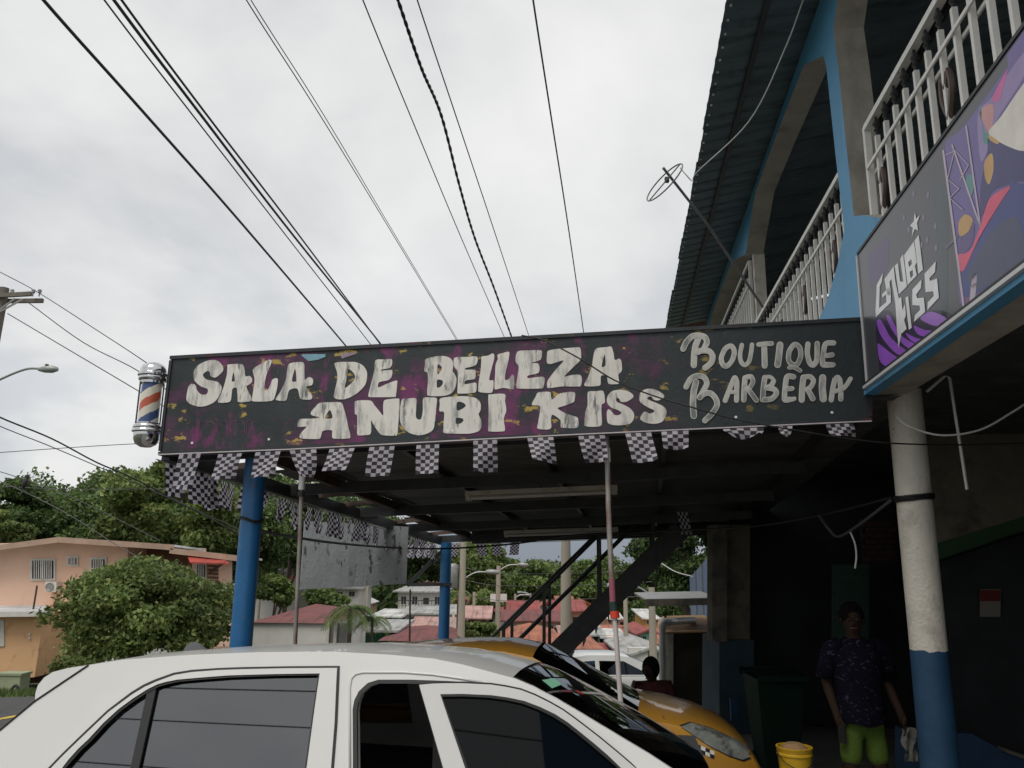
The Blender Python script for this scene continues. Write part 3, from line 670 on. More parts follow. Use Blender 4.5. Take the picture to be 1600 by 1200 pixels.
tag(flag(None, at(1058, 800, 10.5), at(1074, 800, 10.5), ZV * -.3 + SD * .05, .02, 5, 7, .02, 140), 'single checkered flag hanging deep under the carport roof near the stair', 'flag')
# ================================================================== BUILDING ON THE RIGHT
W0 = at(1365, 600, 6.05)
def WP(q, z, off=0): p = W0 + FD * q - SD * off; p.z = z; return p
def WX(x, y, off=0):
    """image position on the wall front -> point, off metres proud of the wall"""
    return onp(x, y, W0 - SD * off, SD)
def WQ(x, y): p = onp(x, y, W0, SD); return ((p - W0).dot(FD), p.z)
def qY(Y): return (Y - W0.y) / FD.y
bld = thing('balcony_building', WP(3, gz(0, 8)), 'two storey sky blue building with arched balcony openings on the right', 'building')
near = [WQ(*p) for p in ((1350, 336), (1334, 338), (1310, 108), (1302, 46), (1308, 0))]
loop_out = [(-9, 3.07), (-9, 7.0), (qY(16.95), 7.0), (qY(16.95), 3.07)]
loop_near = [WQ(1395, 344), *near, (near[-1][0] - .5, 6.78), (-4.6, 6.78), (-5.0, 6.35), (-5.0, 4.6), (-4.6, 4.2), (-4.0, 4.12), (WQ(1395, 344)[0] - .35, 4.12)]
loop_mid = [(q_, min(z_, 6.88)) for q_, z_ in [WQ(*p) for p in ((1280,498),(1293,468),(1308,416),(1319,360),(1306,247),(1291,104),(1286,87),(1256,102),(1208,208),(1180,299),(1165,397))]] + [(qY(12.9), 6.84), (qY(16.2), 6.84), (qY(16.6), 6.5), (qY(16.6), 4.1)]
T = .26
def W3(l, off=0): return [WP(q, z, off) for q, z in l]
MB().plate([W3(loop_out), W3(loop_near), W3(loop_mid)], SD * T, mi_side=1).build('front_wall', [m_blue, m_plaster], bld)
# grey painted edge of the far post of the near bay, white post in the long opening
MB().bar(WP(qY(11.55), 4.12, -.2), WP(qY(11.55), 6.42, -.2), .16, .14, up=FD).build('post', m_whitecol, bld)
# balcony floor, back wall, ground-floor ceiling
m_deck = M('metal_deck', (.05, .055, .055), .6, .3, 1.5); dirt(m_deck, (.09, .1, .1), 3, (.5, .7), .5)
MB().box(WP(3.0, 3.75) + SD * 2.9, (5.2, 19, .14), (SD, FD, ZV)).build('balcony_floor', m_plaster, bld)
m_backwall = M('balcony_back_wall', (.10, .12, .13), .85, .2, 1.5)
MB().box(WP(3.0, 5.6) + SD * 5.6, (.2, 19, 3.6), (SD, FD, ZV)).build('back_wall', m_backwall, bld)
b = MB(); rows = []
N = 200
for k in range(N + 1):
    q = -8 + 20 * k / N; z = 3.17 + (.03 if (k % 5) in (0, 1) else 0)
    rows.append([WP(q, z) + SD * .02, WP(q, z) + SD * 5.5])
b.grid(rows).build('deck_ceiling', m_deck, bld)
MB().bar(WP(-9, 3.2) + SD * .14, WP(qY(16.9), 3.2) + SD * .14, .24, .22).build('edge_beam', m_darkwall, bld)
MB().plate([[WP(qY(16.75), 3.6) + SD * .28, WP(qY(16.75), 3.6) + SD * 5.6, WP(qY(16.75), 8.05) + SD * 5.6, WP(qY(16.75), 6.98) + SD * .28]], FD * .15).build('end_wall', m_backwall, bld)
# railings
def railing(q0, q1, label_x, z0=4.14, z1=5.27, step=.21, off=-.10):
    r = thing('balcony_railing', WP((q0 + q1) / 2, z0, off), label_x, 'railing', 'white steel balcony railings')
    MB().bar(WP(q0, z1, off), WP(q1, z1, off), .06, .05).build('top_rail', m_white, r)
    MB().bar(WP(q0, z1 - .36, off + .028), WP(q1, z1 - .36, off + .028), .014, .028).build('middle_rail', m_white, r)
    MB().bar(WP(q0, z1 - .40, off - .028), WP(q1, z1 - .40, off - .028), .014, .028).build('middle_rail', m_white, r)
    MB().bar(WP(q0, z0 + .05, off), WP(q1, z0 + .05, off), .04, .04).build('bottom_rail', m_white, r)
    n = int((q1 - q0) / step); first = None; spear = None
    for i in range(1, n):
        q = q0 + (q1 - q0) * i / n; p = WP(q, z0 + .07, off)
        if first is None:
            first = MB().bar(p, p + ZV * (z1 - z0 - .26), .034, .034, up=FD).build('baluster', m_white, r)
            tip = p + ZV * (z1 - z0 - .26)
            spear = MB().lathe(tip, [(.0, 0), (.012, .0), (.012, .03), (.024, .05), (.012, .07), (.03, .1), (.02, .13), (.006, .17), (.006, .19)], 8).build('baluster_tip', m_black, first)
            base = p
        else:
            c = first.copy(); COL.objects.link(c); c.location = first.location + (p - base); c.parent = r
            s2 = spear.copy(); COL.objects.link(s2); s2.parent = c
        if i % 6 == 3:
            c = MB()
            for sgn in (-1, 1):
                c.tube(bezier([p + ZV * .25, p + ZV * .42 + FD * .07 * sgn, p + ZV * .56 + FD * .05 * sgn, p + ZV * .46], 5), .02, 6)
            c.build('leaf_ornament', m_orn, r)
    MB().bar(WP(q0 - .02, z0, off), WP(q0 - .02, z1 + .02, off), .05, .05, up=FD).build('end_post', m_white, r)
    MB().bar(WP(q1 + .02, z0, off), WP(q1 + .02, z1 + .02, off), .05, .05, up=FD).build('end_post', m_white, r)
    return r
m_orn = M('brown_iron_ornament', (.07, .04, .03), .5, .3, 8)
railing(-4.8, WQ(1338, 250)[0] - .02, 'white railing with spear tipped bars above the colourful billboard')
railing(WQ(1306, 247)[0] + .03, qY(11.4), 'white railing with spear tipped bars in the middle balcony opening')
railing(qY(11.75), qY(16.5), 'tall white window grille at the far end of the balcony beyond the white post', z1=6.36)
# roof: sheets with ribs running down to the eave
m_roof = M('dark_blue_green_roofing', (.11, .15, .165), .5, .25, 1.5); dirt(m_roof, (.04, .055, .06), 1.6, (.5, .66), .8, stretch=(.6, 3, 1)); dirt(m_roof, (.06, .035, .028), 3, (.66, .74), .7, seed=4)
rf = thing('balcony_roof', WP(3, 6.9), 'dark corrugated roof with overhanging eave on the blue building', 'roof')
def roofpt(q, d, w=0): return WP(q, 7.03 + d * .20 + w, -d)      # d metres inward from the wall
q_a, q_b, wd = -9.0, qY(16.9), .84
ns = int((q_b - q_a) / wd)
first = None
for i in range(ns + 1):
    q0 = q_b - (i + 1) * wd
    if first is None:
        b = MB(); rows = []; n = 42; base = roofpt(q0, 0)
        for k in range(n + 1):
            u = k / n; ph = (u * 3) % 1
            w = .02 if ph < .22 else (.0)
            rows.append([roofpt(q0 + u * (wd + .03), -.9, w), roofpt(q0 + u * (wd + .03), 2.2, w), roofpt(q0 + u * (wd + .03), 5.6, w)])
        first = b.grid(rows).build('roof_sheet', m_roof, rf, fix=False); b0_ = q0
    else:
        c = first.copy(); COL.objects.link(c); c.parent = rf; c.location = first.location + FD * (q0 - b0_) - SD * rng.uniform(-.012, .012) + ZV * rng.uniform(0, .004)
m_rust2 = M('rusty_sheet', (.12, .05, .035), .8, .4, 5)
for i in range(1):
    b = MB(); rows = []
    for k in range(29):
        u = k / 28; w = .032 if (u * 3) % 1 < .22 else 0
        rows.append([roofpt(q_b + .03 + u * .5, -.9, w + .01), roofpt(q_b + .03 + u * .5, 2, w + .01)])
    b.grid(rows).build('rusty_roof_sheet', m_rust2, rf, fix=False)
for d in (-.52, .12, 1.4, 2.8, 4.2):
    MB().bar(roofpt(q_a, d, -.035), roofpt(q_b + .4, d, -.035), .05, .07 if d > 0 else .04).build('purlin', m_steel, rf)
# screws along the eave
sb = None
for k in range(60):
    q = q_b - .1 - k * .21
    if sb is None: sb = MB().box(roofpt(q, -.86, -.004), (.02, .02, .014)).build('roof_screw', m_white, rf); qs = q
    else: c = sb.copy(); COL.objects.link(c); c.parent = rf; c.location = sb.location + FD * (q - qs)

# ---- billboard
m_bb = M('billboard_grey_print', srgb(68, 69, 75), .3, .08, 2)
bbp = [(1357, 398), (1373, 597)]
qa, za = WQ(1357, 398); qb, zb = WQ(1373, 597)
bbd = thing('billboard', WP(-2, 3.1, .08), 'colourful printed billboard with white logo lettering under the balcony railing', 'billboard')
zt0, zb0 = za, zb; zt1 = WQ(1600, 80)[1]; zb1 = WQ(1600, 430)[1]
def BZ(q, k): return (zt0 + (zt1 - zt0) * (q - qa) / (WQ(1600, 80)[0] - qa)) * (1 - k) + (zb0 + (zb1 - zb0) * (q - qb) / (WQ(1600, 430)[0] - qb)) * k
qend = -6.5
MB().plate([[WP(qa, za, .08), WP(qend, BZ(qend, 0), .08), WP(qend, BZ(qend, 1), .08), WP(qb, zb, .08)]], SD * .05).build('panel', m_bb, bbd)
m_wtrim = M('white_trim', srgb(200, 200, 200), .4, .05, 5)
MB().bar(WP(qa + .012, za, .06), WP(qb + .012, zb, .06), .06, .022, up=FD).build('edge_trim', m_wtrim, bbd)
MB().bar(WP(qa, za + .012, .06), WP(qend, BZ(qend, 0) + .012, .06), .055, .022).build('top_trim', m_black, bbd)
MB().bar(WP(qb, zb - .015, .065), WP(qend, BZ(qend, 1) - .015, .065), .07, .03).build('bottom_trim', m_black, bbd)
MB().bar(WP(qb, zb - .042, .075), WP(qend, BZ(qend, 1) - .042, .075), .09, .022).build('bottom_trim', m_wtrim, bbd)
MB().bar(WP(qb + .08, zb - .072, .05), WP(qend, BZ(qend, 1) - .072, .05), .09, .032).build('ledge', m_blue, bld)
def BX(x, y, k=1): return onp(x, y, W0 - SD * (.08 + .0004 * k), SD)
def pm(n, c): return M('print_' + n, srgb(*c), .35, .12, 6)
P7, K7 = (1350, 300), 4.0; P8, K8 = (1440, 60), 1200 / 440
ART = [
 (P8, K8, [(95,480),(180,375),(360,130),(436,20),(700,-330),(700,760),(436,952),(185,1155),(150,900)], ('mauve', (104, 90, 152)), 1),
 (P7, K7, [(28,400),(80,350),(150,280),(150,470),(75,560),(45,600)], ('violet_haze', (88, 72, 112)), 1),
 (P7, K7, [(430,0),(470,-60),(520,-60),(520,780),(490,810),(470,400)], ('teal_haze', (68, 80, 86)), 1),
 (P7, K7, [(75,805),(160,740),(230,860),(430,740),(560,780),(420,880),(120,1170),(100,1150)], ('dark_violet', (40, 30, 60)), 1),
 (P7, K7, [(78,815),(105,800),(160,900),(215,955),(285,1010),(262,1030),(190,1000),(110,905)], ('violet', (150, 84, 196)), 2),
 (P7, K7, [(85,950),(115,965),(200,1030),(250,1048),(195,1092),(130,1085),(95,1045)], ('violet', (150, 84, 196)), 2),
 (P7, K7, [(140,785),(162,775),(230,895),(330,955),(362,968),(330,992),(260,965),(190,885)], ('violet', (150, 84, 196)), 2),
 (P7, K7, [(310,835),(380,862),(452,868),(420,905),(340,892)], ('violet', (150, 84, 196)), 2),
 (P7, K7, [(350,790),(420,748),(515,790),(490,832),(430,834)], ('violet_light', (162, 112, 200)), 2),
 (P7, K7, [(258,880),(320,910),(395,930),(372,952),(300,932)], ('violet', (150, 84, 196)), 2),
 (P7, K7, [(108,1120),(170,1105),(120,1150)], ('violet_light', (162, 112, 200)), 2),
 (P8, K8, [(240,320),(300,250),(436,60),(436,160),(330,330),(290,410),(280,480),(250,520)], ('lilac', (148, 128, 178)), 2),
 (P8, K8, [(300,255),(365,135),(350,200),(330,265)], ('hot_pink', (206, 92, 158)), 3),
 (P8, K8, [(245,310),(305,280),(300,380),(285,400),(265,360)], ('salmon', (206, 146, 146)), 3),
 (P8, K8, [(255,290),(245,320),(270,400),(285,400),(290,440),(262,440)], ('aqua', (86, 140, 140)), 3),
 (P8, K8, [(290,420),(400,470),(436,480),(560,500),(560,660),(436,610),(380,620),(300,655),(255,760),(250,640),(280,480)], ('ink_blue', (56, 52, 108)), 3),
 (P8, K8, [(285,400),(340,330),(436,190),(560,40),(600,300),(560,470),(436,480),(380,465),(330,440)], ('cap_white', (222, 216, 206)), 4),
 (P8, K8, [(288,412),(330,440),(320,450),(290,432)], ('gold', (200, 156, 90)), 5),
 (P8, K8, [(268,525),(300,490),(306,560),(288,622),(270,592)], ('gold', (200, 156, 90)), 4),
 (P8, K8, [(385,600),(436,620),(700,560),(700,760),(436,950),(330,1030),(190,1105),(165,1020),(190,955),(260,830),(370,640)], ('jacket_navy', (52, 62, 128)), 4),
 (P8, K8, [(300,820),(400,760),(436,860),(436,945),(330,1025),(230,1070),(200,1000)], ('jacket_grey', (64, 68, 100)), 5),
 (P8, K8, [(290,682),(378,630),(335,700),(245,850),(182,985),(160,980),(150,925),(205,905),(250,800)], ('strap_red', (224, 80, 116)), 6),
 (P8, K8, [(158,785),(185,750),(218,770),(200,822),(163,842)], ('gold', (200, 156, 90)), 4),
 (P8, K8, [(165,850),(200,830),(225,790),(215,880),(165,920)], ('jacket_violet', (90, 74, 128)), 4),
 (P8, K8, [(200,1010),(262,995),(272,1072),(200,1142),(180,1090)], ('plum', (120, 82, 124)), 3),
 (P8, K8, [(215,1020),(235,1005),(225,1120),(205,1130)], ('pale_pink', (190, 176, 188)), 5),
 (P8, K8, [(190,590),(215,580),(222,640),(205,680),(190,640)], ('aqua', (86, 140, 140)), 4),
]
for o, k, l, (n, c), lay in ART:
    MB().plate([[BX(a, b, lay) for a, b in (crop(o, k, l) if len(l) < 4 else smooth2(crop(o, k, l), True, 4))]], SD * .0003).build('printed_shape', pm(n, c), bbd)
for l, w in (([(92,480),(182,1165)],9), ([(130,455),(250,800)],7), ([(190,375),(250,800)],7), ([(95,500),(140,480),(110,600),(160,640),(120,680),(175,730)],3.5), ([(135,470),(200,540),(165,600)],3.5)):
    b = MB()
    for j in range(len(l) - 1): b.plate([[BX(a, c, 7 + j) for a, c in q] for q in stroke(crop(P8, K8, l[j:j + 2]), w / K8)], SD * .0003)
    b.build('printed_truss', pm('pale_pink', (190, 176, 188)), bbd)
MB().plate([[BX(a, c, 5) for a, c in crop(P8, K8, [(98,890),(150,838),(158,848),(105,900)])]], SD * .0003).build('printed_shape', pm('stick', (96, 90, 104)), bbd)
q_m = WQ(1625, 250)[0]
MB().plate([[WP(q_m, BZ(q_m, .01), .0803), WP(qend, BZ(qend, .01), .0803), WP(qend, BZ(qend, .99), .0803), WP(q_m, BZ(q_m, .99), .0803)]], SD * .0003).build('printed_shape', pm('mauve', (104, 90, 152)), bbd)
for (a, c) in ((250,160),(280,235),(395,300),(372,160),(445,215),(400,20),(310,10),(450,350),(360,330)):
    MB().lathe(BX(P7[0] + a / K7, P7[1] + c / K7, 2), [(.0, 0), (.02, 0), (.02, .0004), (.0, .0004)], 10, -SD).build('printed_dot', pm('dot', (130, 120, 150)), bbd)
m_logo = pm('logo_white', (228, 229, 229))
LOGO = [  # logo letters, traced one by one
 [(118,506),(112,560),(98,592),(95,725),(140,688),(138,640),(116,662),(112,640),(152,598),(166,600),(168,690),(74,782),(72,740),(80,580)],
 [(128,545),(185,464),(196,560),(216,660),(236,870),(216,975),(206,860),(196,700),(172,545),(160,560),(166,640),(146,650)],
 [(192,462),(212,442),(226,560),(246,560),(226,420),(244,386),(268,590),(218,640)],
 [(250,396),(312,308),(330,440),(318,462),(330,520),(272,582)],
 [(316,304),(342,268),(368,486),(340,512)],
 [(214,668),(232,656),(240,740),(256,700),(262,770),(250,800),(266,855),(236,884)],
 [(258,660),(276,650),(298,848),(280,862)],
 [(302,610),(360,546),(356,600),(326,640),(332,664),(374,660),(382,750),(312,812),(318,770),(350,738),(348,710),(302,706)],
 [(378,512),(448,434),(444,500),(408,540),(414,556),(456,540),(468,660),(396,738),(398,690),(436,650),(432,620),(384,626)],
]
HOL = {3: [[(276,440),(296,420),(300,450),(282,470)], [(286,500),(304,486),(308,520),(292,540)]]}
for i, l in enumerate(LOGO):
    loops = [l] + HOL.get(i, [])
    MB().plate([[BX(a, c, 8) for a, c in crop(P7, K7, q)] for q in loops], SD * .0004).build('logo_letter', m_logo, bbd)
star = [(318 + (38 if i % 2 == 0 else 16) * math.sin(i * math.pi / 5) * .85, 200 - (74 if i % 2 == 0 else 30) * math.cos(i * math.pi / 5) - .9 * (38 if i % 2 == 0 else 16) * math.sin(i * math.pi / 5)) for i in range(10)]
MB().plate([[BX(a, c, 8) for a, c in crop(P7, K7, star)]], SD * .0004).build('logo_star', m_logo, bbd)

# ---- white column at the corner
wc = at(1440, 900, 6.2)
wcol = round_column('white_column', Vector((wc.x, wc.y, 3.12)), gz(0, 6.2) - .02, .128, [m_whitecol, M('blue_column_base', srgb(30, 66, 96), .6, .18, 3, bump=.2)], 'white round column with blue painted base under the billboard corner', split=at(1440, 1015, 6.2).z)
coil = []
for k in range(120):
    a = k * .35; coil.append(Vector((wc.x, wc.y, at(1415, 778, 6.2).z)) + Vector((math.cos(a) * (.136 + .006 * math.sin(k)), math.sin(a) * (.136 + .006 * math.sin(k * 1.7)), .018 * math.sin(a * .53 + k * .11) + .012 * math.cos(a))))
MB().tube(coil, .008, 5).build('cable_coil', m_wire, wcol)

# ---- ground-floor interior
shop = thing('shop_interior', WP(3, gz(0, 9)) + SD * 2, 'dark open ground floor room behind the white column', 'room')
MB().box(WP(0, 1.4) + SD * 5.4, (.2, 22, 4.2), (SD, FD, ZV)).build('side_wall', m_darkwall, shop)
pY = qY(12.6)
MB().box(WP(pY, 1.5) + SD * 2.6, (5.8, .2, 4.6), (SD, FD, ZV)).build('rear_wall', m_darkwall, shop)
m_brickd = M('dark_brick', (.07, .035, .028), .9, .3, 3)
m_gdoor = M('green_louvre_paint', (.012, .05, .03), .6, .2, 5)
PR = WP(qY(11.2), 0)
def IX(x, y, off=0): return onp(x, y, PR, FD) - FD * off
MB().plate([[IX(1300, 882), IX(1358, 882), IX(1358, 1010), IX(1300, 1010)]], FD * .05).build('louvre_frame', m_gdoor, shop)
for k in range(9):
    y = 890 + k * 13
    MB().bar(IX(1303, y, .02), IX(1355, y, .02), .04, .06).build('louvre_slat', m_gdoor, shop)
bk = MB().box((IX(1354, 815) + IX(1398, 880)) / 2 + FD * .12, (.42, .1, .62), (SD, FD, ZV)).build('brick_panel', m_darkwall, shop)
bf = None
for r_ in range(7):
    for c_ in range(3):
        p = IX(1356 + c_ * 15 + (r_ % 2) * 6, 819 + r_ * 9)
        if bf is None: bf = MB().box(p, (.115, .06, .062), (SD, FD, ZV)).build('brick', m_brickd, bk); bp_ = p
        else: c = bf.copy(); COL.objects.link(c); c.parent = bk; c.location = bf.location + (p - bp_)
# partition on the right: plaster above a green lintel
PP = at(1500, 800, 8.6)
def QX(x, y, off=0): return onp(x, y, PP, FD) - FD * off
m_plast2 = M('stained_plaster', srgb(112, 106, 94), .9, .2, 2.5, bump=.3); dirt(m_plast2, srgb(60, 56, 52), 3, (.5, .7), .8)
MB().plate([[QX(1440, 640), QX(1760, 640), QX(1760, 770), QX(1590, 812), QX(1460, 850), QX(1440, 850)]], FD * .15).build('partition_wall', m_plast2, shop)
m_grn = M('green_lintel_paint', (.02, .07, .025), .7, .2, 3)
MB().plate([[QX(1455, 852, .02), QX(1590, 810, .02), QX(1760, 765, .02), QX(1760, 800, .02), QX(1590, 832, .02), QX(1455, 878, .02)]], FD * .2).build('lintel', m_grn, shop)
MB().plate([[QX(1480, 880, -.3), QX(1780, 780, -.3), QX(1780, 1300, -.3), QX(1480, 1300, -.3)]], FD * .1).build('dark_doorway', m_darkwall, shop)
m_bluelow = M('blue_low_wall_paint', srgb(34, 66, 98), .7, .2, 3)
lw = thing('low_wall', QX(1540, 1230, .6), 'low blue wall with a chipped top at the foot of the white column', 'wall')
MB().plate([[QX(1375, 1120, .6), QX(1480, 1128, .6), QX(1520, 1150, .6), QX(1760, 1240, .6), QX(1760, 1420, .6), QX(1375, 1420, .6)]], FD * .14).build('base', m_bluelow, lw)
MB().bar(QX(1520, 1148, .62), QX(1760, 1237, .62), .17, .03).build('coping', m_plast2, lw)
# notice on the wall
nt_ = thing('wall_notice', QX(1563, 965, -.25), 'small white notice with a red heading on the dark wall', 'notice')
m_paper = M('paper', srgb(120, 117, 110), .8, .05, 5); m_nred = M('notice_red', srgb(96, 30, 24), .8, .1, 5)
MB().plate([[QX(1547, 922, -.24), QX(1580, 922, -.24), QX(1580, 966, -.24), QX(1547, 966, -.24)]], FD * .004).build('sheet', m_paper, nt_)
MB().plate([[QX(1547, 923, -.238), QX(1579.5, 923, -.238), QX(1579.5, 941, -.238), QX(1547, 941, -.238)]], FD * .001).build('heading', m_nred, nt_)
# hanging white pipe
hp = [at(1448, 612, 5.95), at(1478, 586, 5.9), at(1484, 591, 5.9), at(1511, 765, 5.9)]
tag(MB().tube(hp, .011, 8).build('hanging_pipe', m_pvc), 'bent thin white pipe hanging below the balcony by the white column', 'pipe')
# ---- end pillar, awning, blue sheets and outlet pipe behind
pil = thing('end_pillar', at(1150, 1100, 11.6), 'weathered concrete pillar with dark blue lower half beyond the taxi', 'pillar')
m_oldconc = M('old_concrete', srgb(112, 105, 94), .9, .2, 2.5, bump=.4); dirt(m_oldconc, srgb(62, 66, 64), 2.2, (.47, .62), .85); dirt(m_oldconc, srgb(130, 80, 50), 3, (.62, .7), .7, seed=6)
m_bluedk = M('faded_dark_blue', srgb(44, 66, 78), .8, .2, 3); dirt(m_bluedk, srgb(70, 74, 70), 3, (.5, .66), .6)
def slab(x0, x1, y0, y1, Y, d): 
    a, b, c, e_ = at(x0, y0, Y), at(x1, y0, Y), at(x1, y1, Y), at(x0, y1, Y); return MB().plate([[a, b, c, e_]], Vector((0, d, 0)))
slab(1113, 1136, 820, 1003, 11.5, .3).build('upper_shaft', m_oldconc, pil)
slab(1134, 1172, 820, 1001, 11.7, .9).build('wall_end', m_oldconc, pil)
slab(1124, 1178, 1000, 1200, 11.6, 1.0).build('painted_base', m_bluedk, pil)
MB().box(at(1147, 1108, 11.4), (.10, .08, .28)).build('blue_box', m_bluelow, pil)
aw = thing('metal_awning', at(1065, 943, 14.9), 'thin grey metal awning sticking out from the concrete pillar', 'awning')
m_gal = M('grey_galvanised', srgb(140, 142, 140), .4, .12, 3, metal=.4); dirt(m_gal, srgb(90, 88, 84), 3, (.5, .7), .6)
a0, a1 = at(1008, 936, 15.0), at(1122, 934, 14.6)
MB().plate([[a0, a1, a1 + Vector((0, 1.3, .07)), a0 + Vector((0, 1.3, .07))]], ZV * -.03).build('sheet', m_gal, aw)
MB().bar(a0 - ZV * .07, a1 - ZV * .06, .03, .12).build('fascia', m_oldconc, aw)
sh = thing('blue_sheet_fence', at(1102, 970, 18), 'tall blue grey metal sheet fence behind the concrete pillar', 'fence')
m_bsheet = M('blue_grey_sheet', srgb(92, 112, 140), .5, .12, 2, stretch=(1, 1, .3)); dirt(m_bsheet, srgb(140, 150, 160), 3, (.5, .7), .5, stretch=(2, 2, .3))
for i in range(4):
    Y0, Y1 = 20 - i * 1.0, 19 - i * 1.0
    x0, x1 = 1080 + i * 10.5, 1080 + (i + 1) * 10.5
    z0, z1 = at(1080, 902, 20).z + i * .16, at(1080, 902, 20).z + (i + 1) * .16
    p0, p1 = at(x0, 978, Y0), at(x1, 978, Y1); g0 = -1.6
    MB().plate([[Vector((p0.x, p0.y, g0)), Vector((p1.x, p1.y, g0)), Vector((p1.x, p1.y, z1)), Vector((p0.x, p0.y, z0))]], Vector((.03, .01, 0))).build('sheet', m_bsheet, sh)
    MB().bar(Vector((p1.x - .02, p1.y, g0)), Vector((p1.x - .02, p1.y, z1)), .03, .03, up=FD).build('batten', m_gal, sh)
shed = thing('lean_to_shed', at(1090, 1090, 15), 'low lean to shed with dark brown panel and rusty edge', 'shed')
m_brown = M('dark_brown_panel', (.035, .03, .026), .9, .3, 3); m_rustroof = M('rusty_tan_roof', srgb(150, 120, 84), .8, .25, 4); dirt(m_rustroof, srgb(110, 66, 44), 4, (.5, .66), .8)
slab(1052, 1130, 986, 1150, 14.9, .06).build('panel', m_brown, shed)
r0, r1 = at(1040, 988, 14.8), at(1128, 985, 14.8)
MB().plate([[r0, r1, r1 + Vector((.1, 1.7, .16)), r0 + Vector((.35, 1.7, .18))]], ZV * -.025).build('roof_sheet', m_rustroof, shed)
slab(1040, 1052, 988, 1150, 14.88, .1).build('door_post', m_whitecol, shed)
pp_ = thing('drain_pipe', at(1035, 1090, 14.6), 'white plastic drain pipe with an elbow on the lean to shed', 'pipe')
MB().tube([at(1084, 969, 15.6), at(1042, 972, 14.65)], .06, 12).build('upper_run', m_pvc, pp_, smooth=50)
MB().tube([at(1035, 982, 14.6), at(1035, 1110, 14.6)], .058, 12).build('lower_run', m_pvc, pp_, smooth=50)
MB().tube(bezier([at(1046, 971.5, 14.7), at(1037, 973, 14.61), at(1034.8, 984, 14.6)], 6), .068, 12).build('elbow', m_pvc, pp_, smooth=50)
# ---- black steel stair
stair = thing('steel_stair', at(880, 1020, 13.0), 'black steel outdoor stair with handrails rising to the right under the carport', 'stair')
s_a, s_b = at(850, 1040, 13.0), at(1064, 828, 12.6)
sv = FD * 1.0
for k in (0, 1):
    MB().bar(s_a + sv * k, s_b + sv * k, .05, .30).build('stringer', m_steel, stair)
nst = 11
for i in range(nst):
    p = s_a.lerp(s_b, (i + .5) / nst) + sv * .5
    MB().box(p, (.26, .95, .035), (SD, FD, ZV)).build('tread', m_steel, stair)
    MB().box(p - ZV * .09 + SD * .12, (.012, .95, .16), (SD, FD, ZV)).build('riser', m_steel, stair)
ld = (s_b - s_a)
for k in (0, 1):
    o_ = sv * k + ZV * .15
    A0, A1 = s_a - ld * .38 + o_, s_b + o_
    for hh in (.62, 1.05):
        MB().tube([A0 + ZV * hh, A1 + ZV * hh], .024, 8).build('handrail', m_steel, stair)
    for t in (-.3, .0, .4, .8):
        p = s_a + ld * t + o_
        MB().bar(p - ZV * .1, p + ZV * 1.05, .05, .05, up=FD).build('baluster', m_steel, stair)
# ---- loop aerial on the railing
ant = thing('loop_aerial', WX(1190, 478, -.05), 'bent pipe mast with a wire loop aerial leaning out past the roof eave', 'aerial')
mA, mB, mC = WX(1192, 480, .04), at(1105, 350, 9.4), at(1036, 262, 8.9)
m_pipe = M('grey_pipe', srgb(128, 128, 128), .45, .15, 5, metal=.4)
MB().tube([mA, mB, mC], .017, 8).build('mast', m_pipe, ant, smooth=60)
lc = at(1041, 284, 8.93); lu = (at(1063, 256, 8.75) - lc); lv = (at(1014, 314, 9.1) - lc)
ax1 = (lu - lv) / 2; ax2 = ax1.cross(Vector((.3, 1, .2))).normalized() * ax1.length; lc = lc + (lu + lv) / 2
ax2 = (ax2 * .45 + FD * ax1.length * .7)
MB().tube([lc + ax1 * math.cos(k * math.pi / 16) + ax2 * math.sin(k * math.pi / 16) for k in range(33)], .009, 6, caps=False).build('loop', m_pipe, ant, smooth=60)
MB().tube([lc + ax1 * .98, lc - ax1 * .98], .008, 6).build('cross_bar', m_pipe, ant)
MB().box(at(1042, 281, 8.93), (.05, .05, .06)).build('clamp', m_black, ant)
MB().tube(bezier([at(1063, 262, 8.8), at(1071, 272, 8.8), at(1083, 283, 8.8), at(1090, 268, 8.4), at(1170, 190, 7.4), at(1225, 80, 6.6), at(1262, -20, 6.2)], 8), .007, 5).build('lead_wire', m_pvc, ant)
# ================================================================== CARS
m_wpaint = M('white_car_paint', srgb(208, 208, 205), .28, .03, 2, coat=.6)
m_ypaint = M('taxi_yellow_paint', srgb(172, 126, 46), .3, .05, 2, coat=.6)
m_spaint = M('silver_car_paint', srgb(190, 192, 192), .3, .04, 2, coat=.5)
m_rubber = M('black_rubber', (.012, .012, .013), .6, .2, 6); m_int = M('car_interior', (.03, .03, .032), .9, .2, 4)
m_gtint = glassmat('tinted_side_glass', .12, (.10, .105, .11), .015)
m_gdark = glassmat('dark_door_glass', .0, (.01, .011, .012), .02, 1.33)
m_gws = glassmat('windscreen_glass', .01, (.06, .065, .068), .015, 1.42)
m_rim = M('wheel_rim', (.45, .45, .46), .3, .1, 6, metal=.8)
def wheel(P, V, u, v, r, parent, s):
    c = P(u, v, r); ax = V * s
    t = MB().lathe(c, [(r * .62, -.09), (r * .93, -.095), (r, -.06), (r, .06), (r * .93, .095), (r * .62, .09)], 24, ax).build('wheel', m_rubber, parent, smooth=40)
    MB().lathe(c, [(.03, .07), (r * .2, .085), (r * .3, .06), (r * .55, .075), (r * .63, .092), (r * .63, -.05)], 20, ax).build('rim', m_rim, t, smooth=40)
